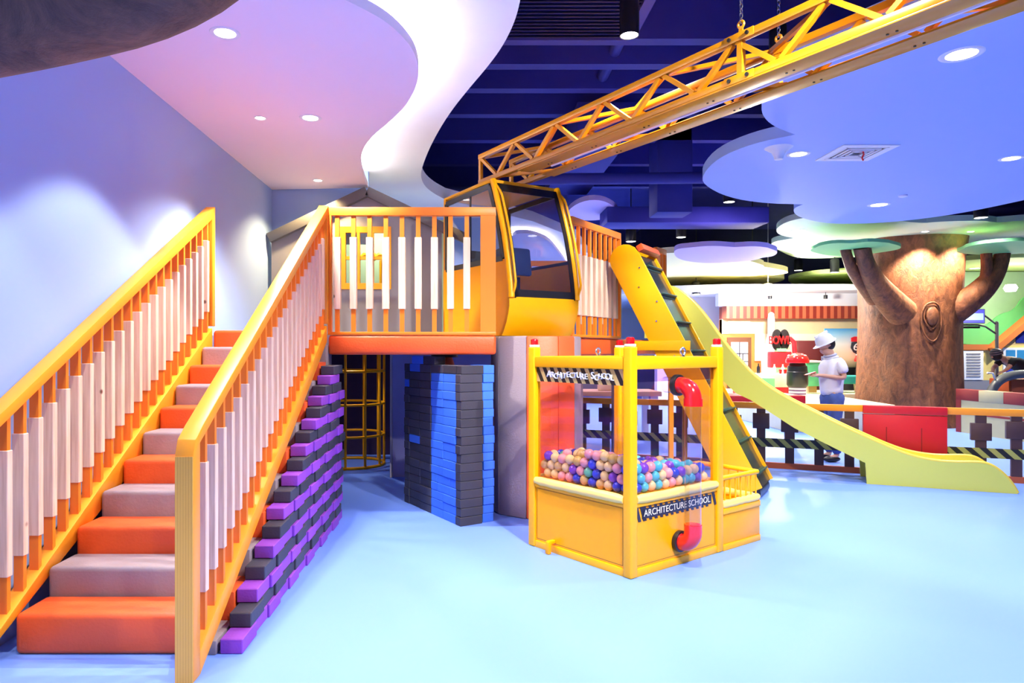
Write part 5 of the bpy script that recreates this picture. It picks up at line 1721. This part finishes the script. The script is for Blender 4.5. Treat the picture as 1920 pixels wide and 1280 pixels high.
# faces -x; hips, spine, neck, head
pel = J(0.0, 0, 0.96, 0.11)
ab = J(-0.005, 0, 1.12, 0.11)
chs = J(0.01, 0, 1.34, 0.10)
nb = J(-0.03, 0, 1.53, 0.062)
hd0 = J(-0.085, 0, 1.60, 0.075)
hd1 = J(-0.105, 0, 1.675, 0.095)
hd2 = J(-0.085, 0, 1.73, 0.075)
es += [(pel, ab), (ab, chs), (chs, nb), (nb, hd0), (hd0, hd1), (hd1, hd2)]
chin = J(-0.155, 0, 1.585, 0.035)
nose_ = J(-0.212, 0, 1.64, 0.014)
es += [(hd0, chin), (hd1, nose_)]
for s in (-1, 1):
    hp = J(0.0, s * 0.09, 0.90, 0.085)
    kn_ = J(-0.02, s * 0.10, 0.50, 0.058)
    an_ = J(0.02, s * 0.10, 0.09, 0.040)
    ft = J(-0.15, s * 0.11, 0.035, 0.035)
    es += [(pel, hp), (hp, kn_), (kn_, an_), (an_, ft)]
    so = J(0.02, s * 0.155, 1.42, 0.045)
    el_ = J(0.07, s * 0.215, 1.20, 0.044)
    wr = J(-0.19, s * 0.09, 1.235, 0.028)
    es += [(chs, so), (so, el_), (el_, wr)]
    hand(vs_, es, wr, (-0.19, s * 0.09, 1.235), (-1, -s * 0.45, 0.06), (0, -s * 0.9, 0.3) if s < 0 else (0, -0.9, 0.3), (0, 0, 1))
    ear = J(-0.075, s * 0.098, 1.66, 0.016)
    es += [(hd1, ear)]
body = skin('body', vs_, es, skinm, mn)
for s in (-1, 1):
    MB().ball((-0.188, s * 0.034, 1.665), 0.011, 10, 8).build('eye', M['print_black'], mn)
sv_ = [(0.0, 0, 0.93, 0.168), (-0.01, 0, 1.02, 0.168), (-0.012, 0, 1.14, 0.168), (0.0, 0, 1.30, 0.165), (0.0, 0, 1.45, 0.14), (-0.02, 0, 1.53, 0.095)]
se = [(0, 1), (1, 2), (2, 3), (3, 4), (4, 5)]
for s in (-1, 1):
    k = len(sv_)
    sv_ += [(0.02, s * 0.160, 1.43, 0.088), (0.045, s * 0.195, 1.34, 0.080), (0.06, s * 0.208, 1.26, 0.074)]
    se += [(3, k), (k, k + 1), (k + 1, k + 2)]
skin('polo_shirt', sv_, se, shirtm, mn)
MB().tube([(-0.03 + 0.075 * math.cos(a), 0.078 * math.sin(a), 1.525 + 0.02 * math.cos(a)) for a in (2 * math.pi * i / 20 for i in range(20))], 0.016, 8, closed=True).build('collar', mat('grey collar', (0.45, 0.45, 0.55), 0.7), mn, smooth=60)
jv = [(0.0, 0, 1.04, 0.15), (0.0, 0, 0.94, 0.165)]
je = [(0, 1)]
for s in (-1, 1):
    k = len(jv)
    jv += [(0.0, s * 0.092, 0.84, 0.125), (-0.02, s * 0.10, 0.50, 0.088), (0.018, s * 0.10, 0.10, 0.072)]
    je += [(1, k), (k, k + 1), (k + 1, k + 2)]
skin('jeans', jv, je, jeanm, mn)
for s in (-1, 1):
    MB().ball((-0.06, s * 0.105, 0.045), 0.06, 14, 8, (2.1, 0.85, 0.75)).build('shoe', M['black'], mn)
MB().ball((-0.052, 0, 1.69), 0.098, 18, 12, (0.92, 1.0, 1.05)).build('hair', hairm, mn)
# hard hat, tilted forward
hm = MB()
hm.lathe([(0.128, 0.0), (0.126, 0.03), (0.112, 0.085), (0.078, 0.125), (0.03, 0.143), (1e-4, 0.146)], 24)
hm.lathe([(0.128, 0.0), (0.150, -0.004), (0.150, 0.004), (0.126, 0.012)], 24)
hm.ball((-0.115, 0, 0.0), 0.075, 16, 8, (1, 1.2, 0.10))
hm.box(-0.10, 0.10, -0.012, 0.012, 0.12, 0.152)
hat = hm.build('hard_hat', M['white'], mn, smooth=50, label='white hard hat')
hat.location = (-0.095, 0, 1.705)
hat.rotation_euler = (0, -math.radians(28), 0)
ph = thing('smartphone', 'dark phone held in both hands by the person in the hard hat', 'phone', (MXc - 0.315, 9.85, 1.262))
ph.rotation_euler = (0, math.radians(-18), 0)
MB().box(-0.075, 0.075, -0.038, 0.038, -0.005, 0.004).build('case', M['red_panel'], ph, bevel=0.003)
MB().box(-0.068, 0.068, -0.033, 0.033, 0.004, 0.005).build('screen', M['black'], ph)

# rider leaning over the vehicle
c = P(1893, 690, 14.4)
rd = thing('person', 'person in black clothes and a striped dark cap leaning over the grey play vehicle', 'person', (c.x, c.y + 0.15, 0))
vs_, es = [], []
pel = J(0.62, 0, 1.20, 0.13)
ab = J(0.42, 0, 1.26, 0.13)
chs = J(0.14, 0, 1.36, 0.13)
nb = J(-0.05, 0, 1.44, 0.06)
h0 = J(-0.13, 0, 1.46, 0.075)
h1 = J(-0.17, 0, 1.50, 0.09)
es += [(pel, ab), (ab, chs), (chs, nb), (nb, h0), (h0, h1)]
nz_ = J(-0.27, 0, 1.43, 0.016)
es += [(h1, nz_)]
for s in (-1, 1):
    so = J(0.08, s * 0.17, 1.38, 0.06)
    el_ = J(-0.09, s * 0.20, 1.20, 0.042)
    wr = J(-0.11, s * 0.15, 1.10 if s > 0 else 1.16, 0.028)
    es += [(chs, so), (so, el_), (el_, wr)]
    hand(vs_, es, wr, (-0.11, s * 0.15, 1.16), (-0.8, 0, -0.35), (0, -s, 0), (0, 0, 1))
    hp = J(0.64, s * 0.10, 1.06, 0.085)
    k_ = J(0.50, s * 0.12, 0.58, 0.06)
    f_ = J(0.66, s * 0.12, 0.10, 0.045)
    t_ = J(0.50, s * 0.12, 0.035, 0.035)
    es += [(pel, hp), (hp, k_), (k_, f_), (f_, t_)]
skin('body', vs_, es, skinm, rd)
bv = [(0.64, 0, 1.20, 0.17), (0.42, 0, 1.26, 0.165), (0.14, 0, 1.36, 0.16), (0.0, 0, 1.42, 0.09)]
be = [(0, 1), (1, 2), (2, 3)]
for s in (-1, 1):
    k = len(bv)
    bv += [(0.08, s * 0.17, 1.38, 0.082), (-0.03, s * 0.195, 1.27, 0.07)]
    be += [(2, k), (k, k + 1)]
    k = len(bv)
    bv += [(0.64, s * 0.10, 1.05, 0.12), (0.50, s * 0.12, 0.58, 0.088), (0.65, s * 0.12, 0.14, 0.075)]
    be += [(0, k), (k, k + 1), (k + 1, k + 2)]
skin('black_clothing', bv, be, mat('black cloth', (0.012, 0.012, 0.016), 0.8), rd)
cp = MB().lathe([(0.118, -0.03), (0.118, 0.02), (0.10, 0.07), (0.05, 0.10), (1e-4, 0.108)], 20).build('cap', stripes('dark striped cap', (0, 0, 1), 0.045, 0.6, (0.02, 0.02, 0.03), (0.25, 0.16, 0.18)), rd, smooth=60)
cp.location = (-0.165, 0, 1.53)
cp.rotation_euler = (0, -0.25, 0)
MB().ball((-0.16, 0, 1.47), 0.10, 16, 10, (1, 1, 1)).build('hair', hairm, rd)
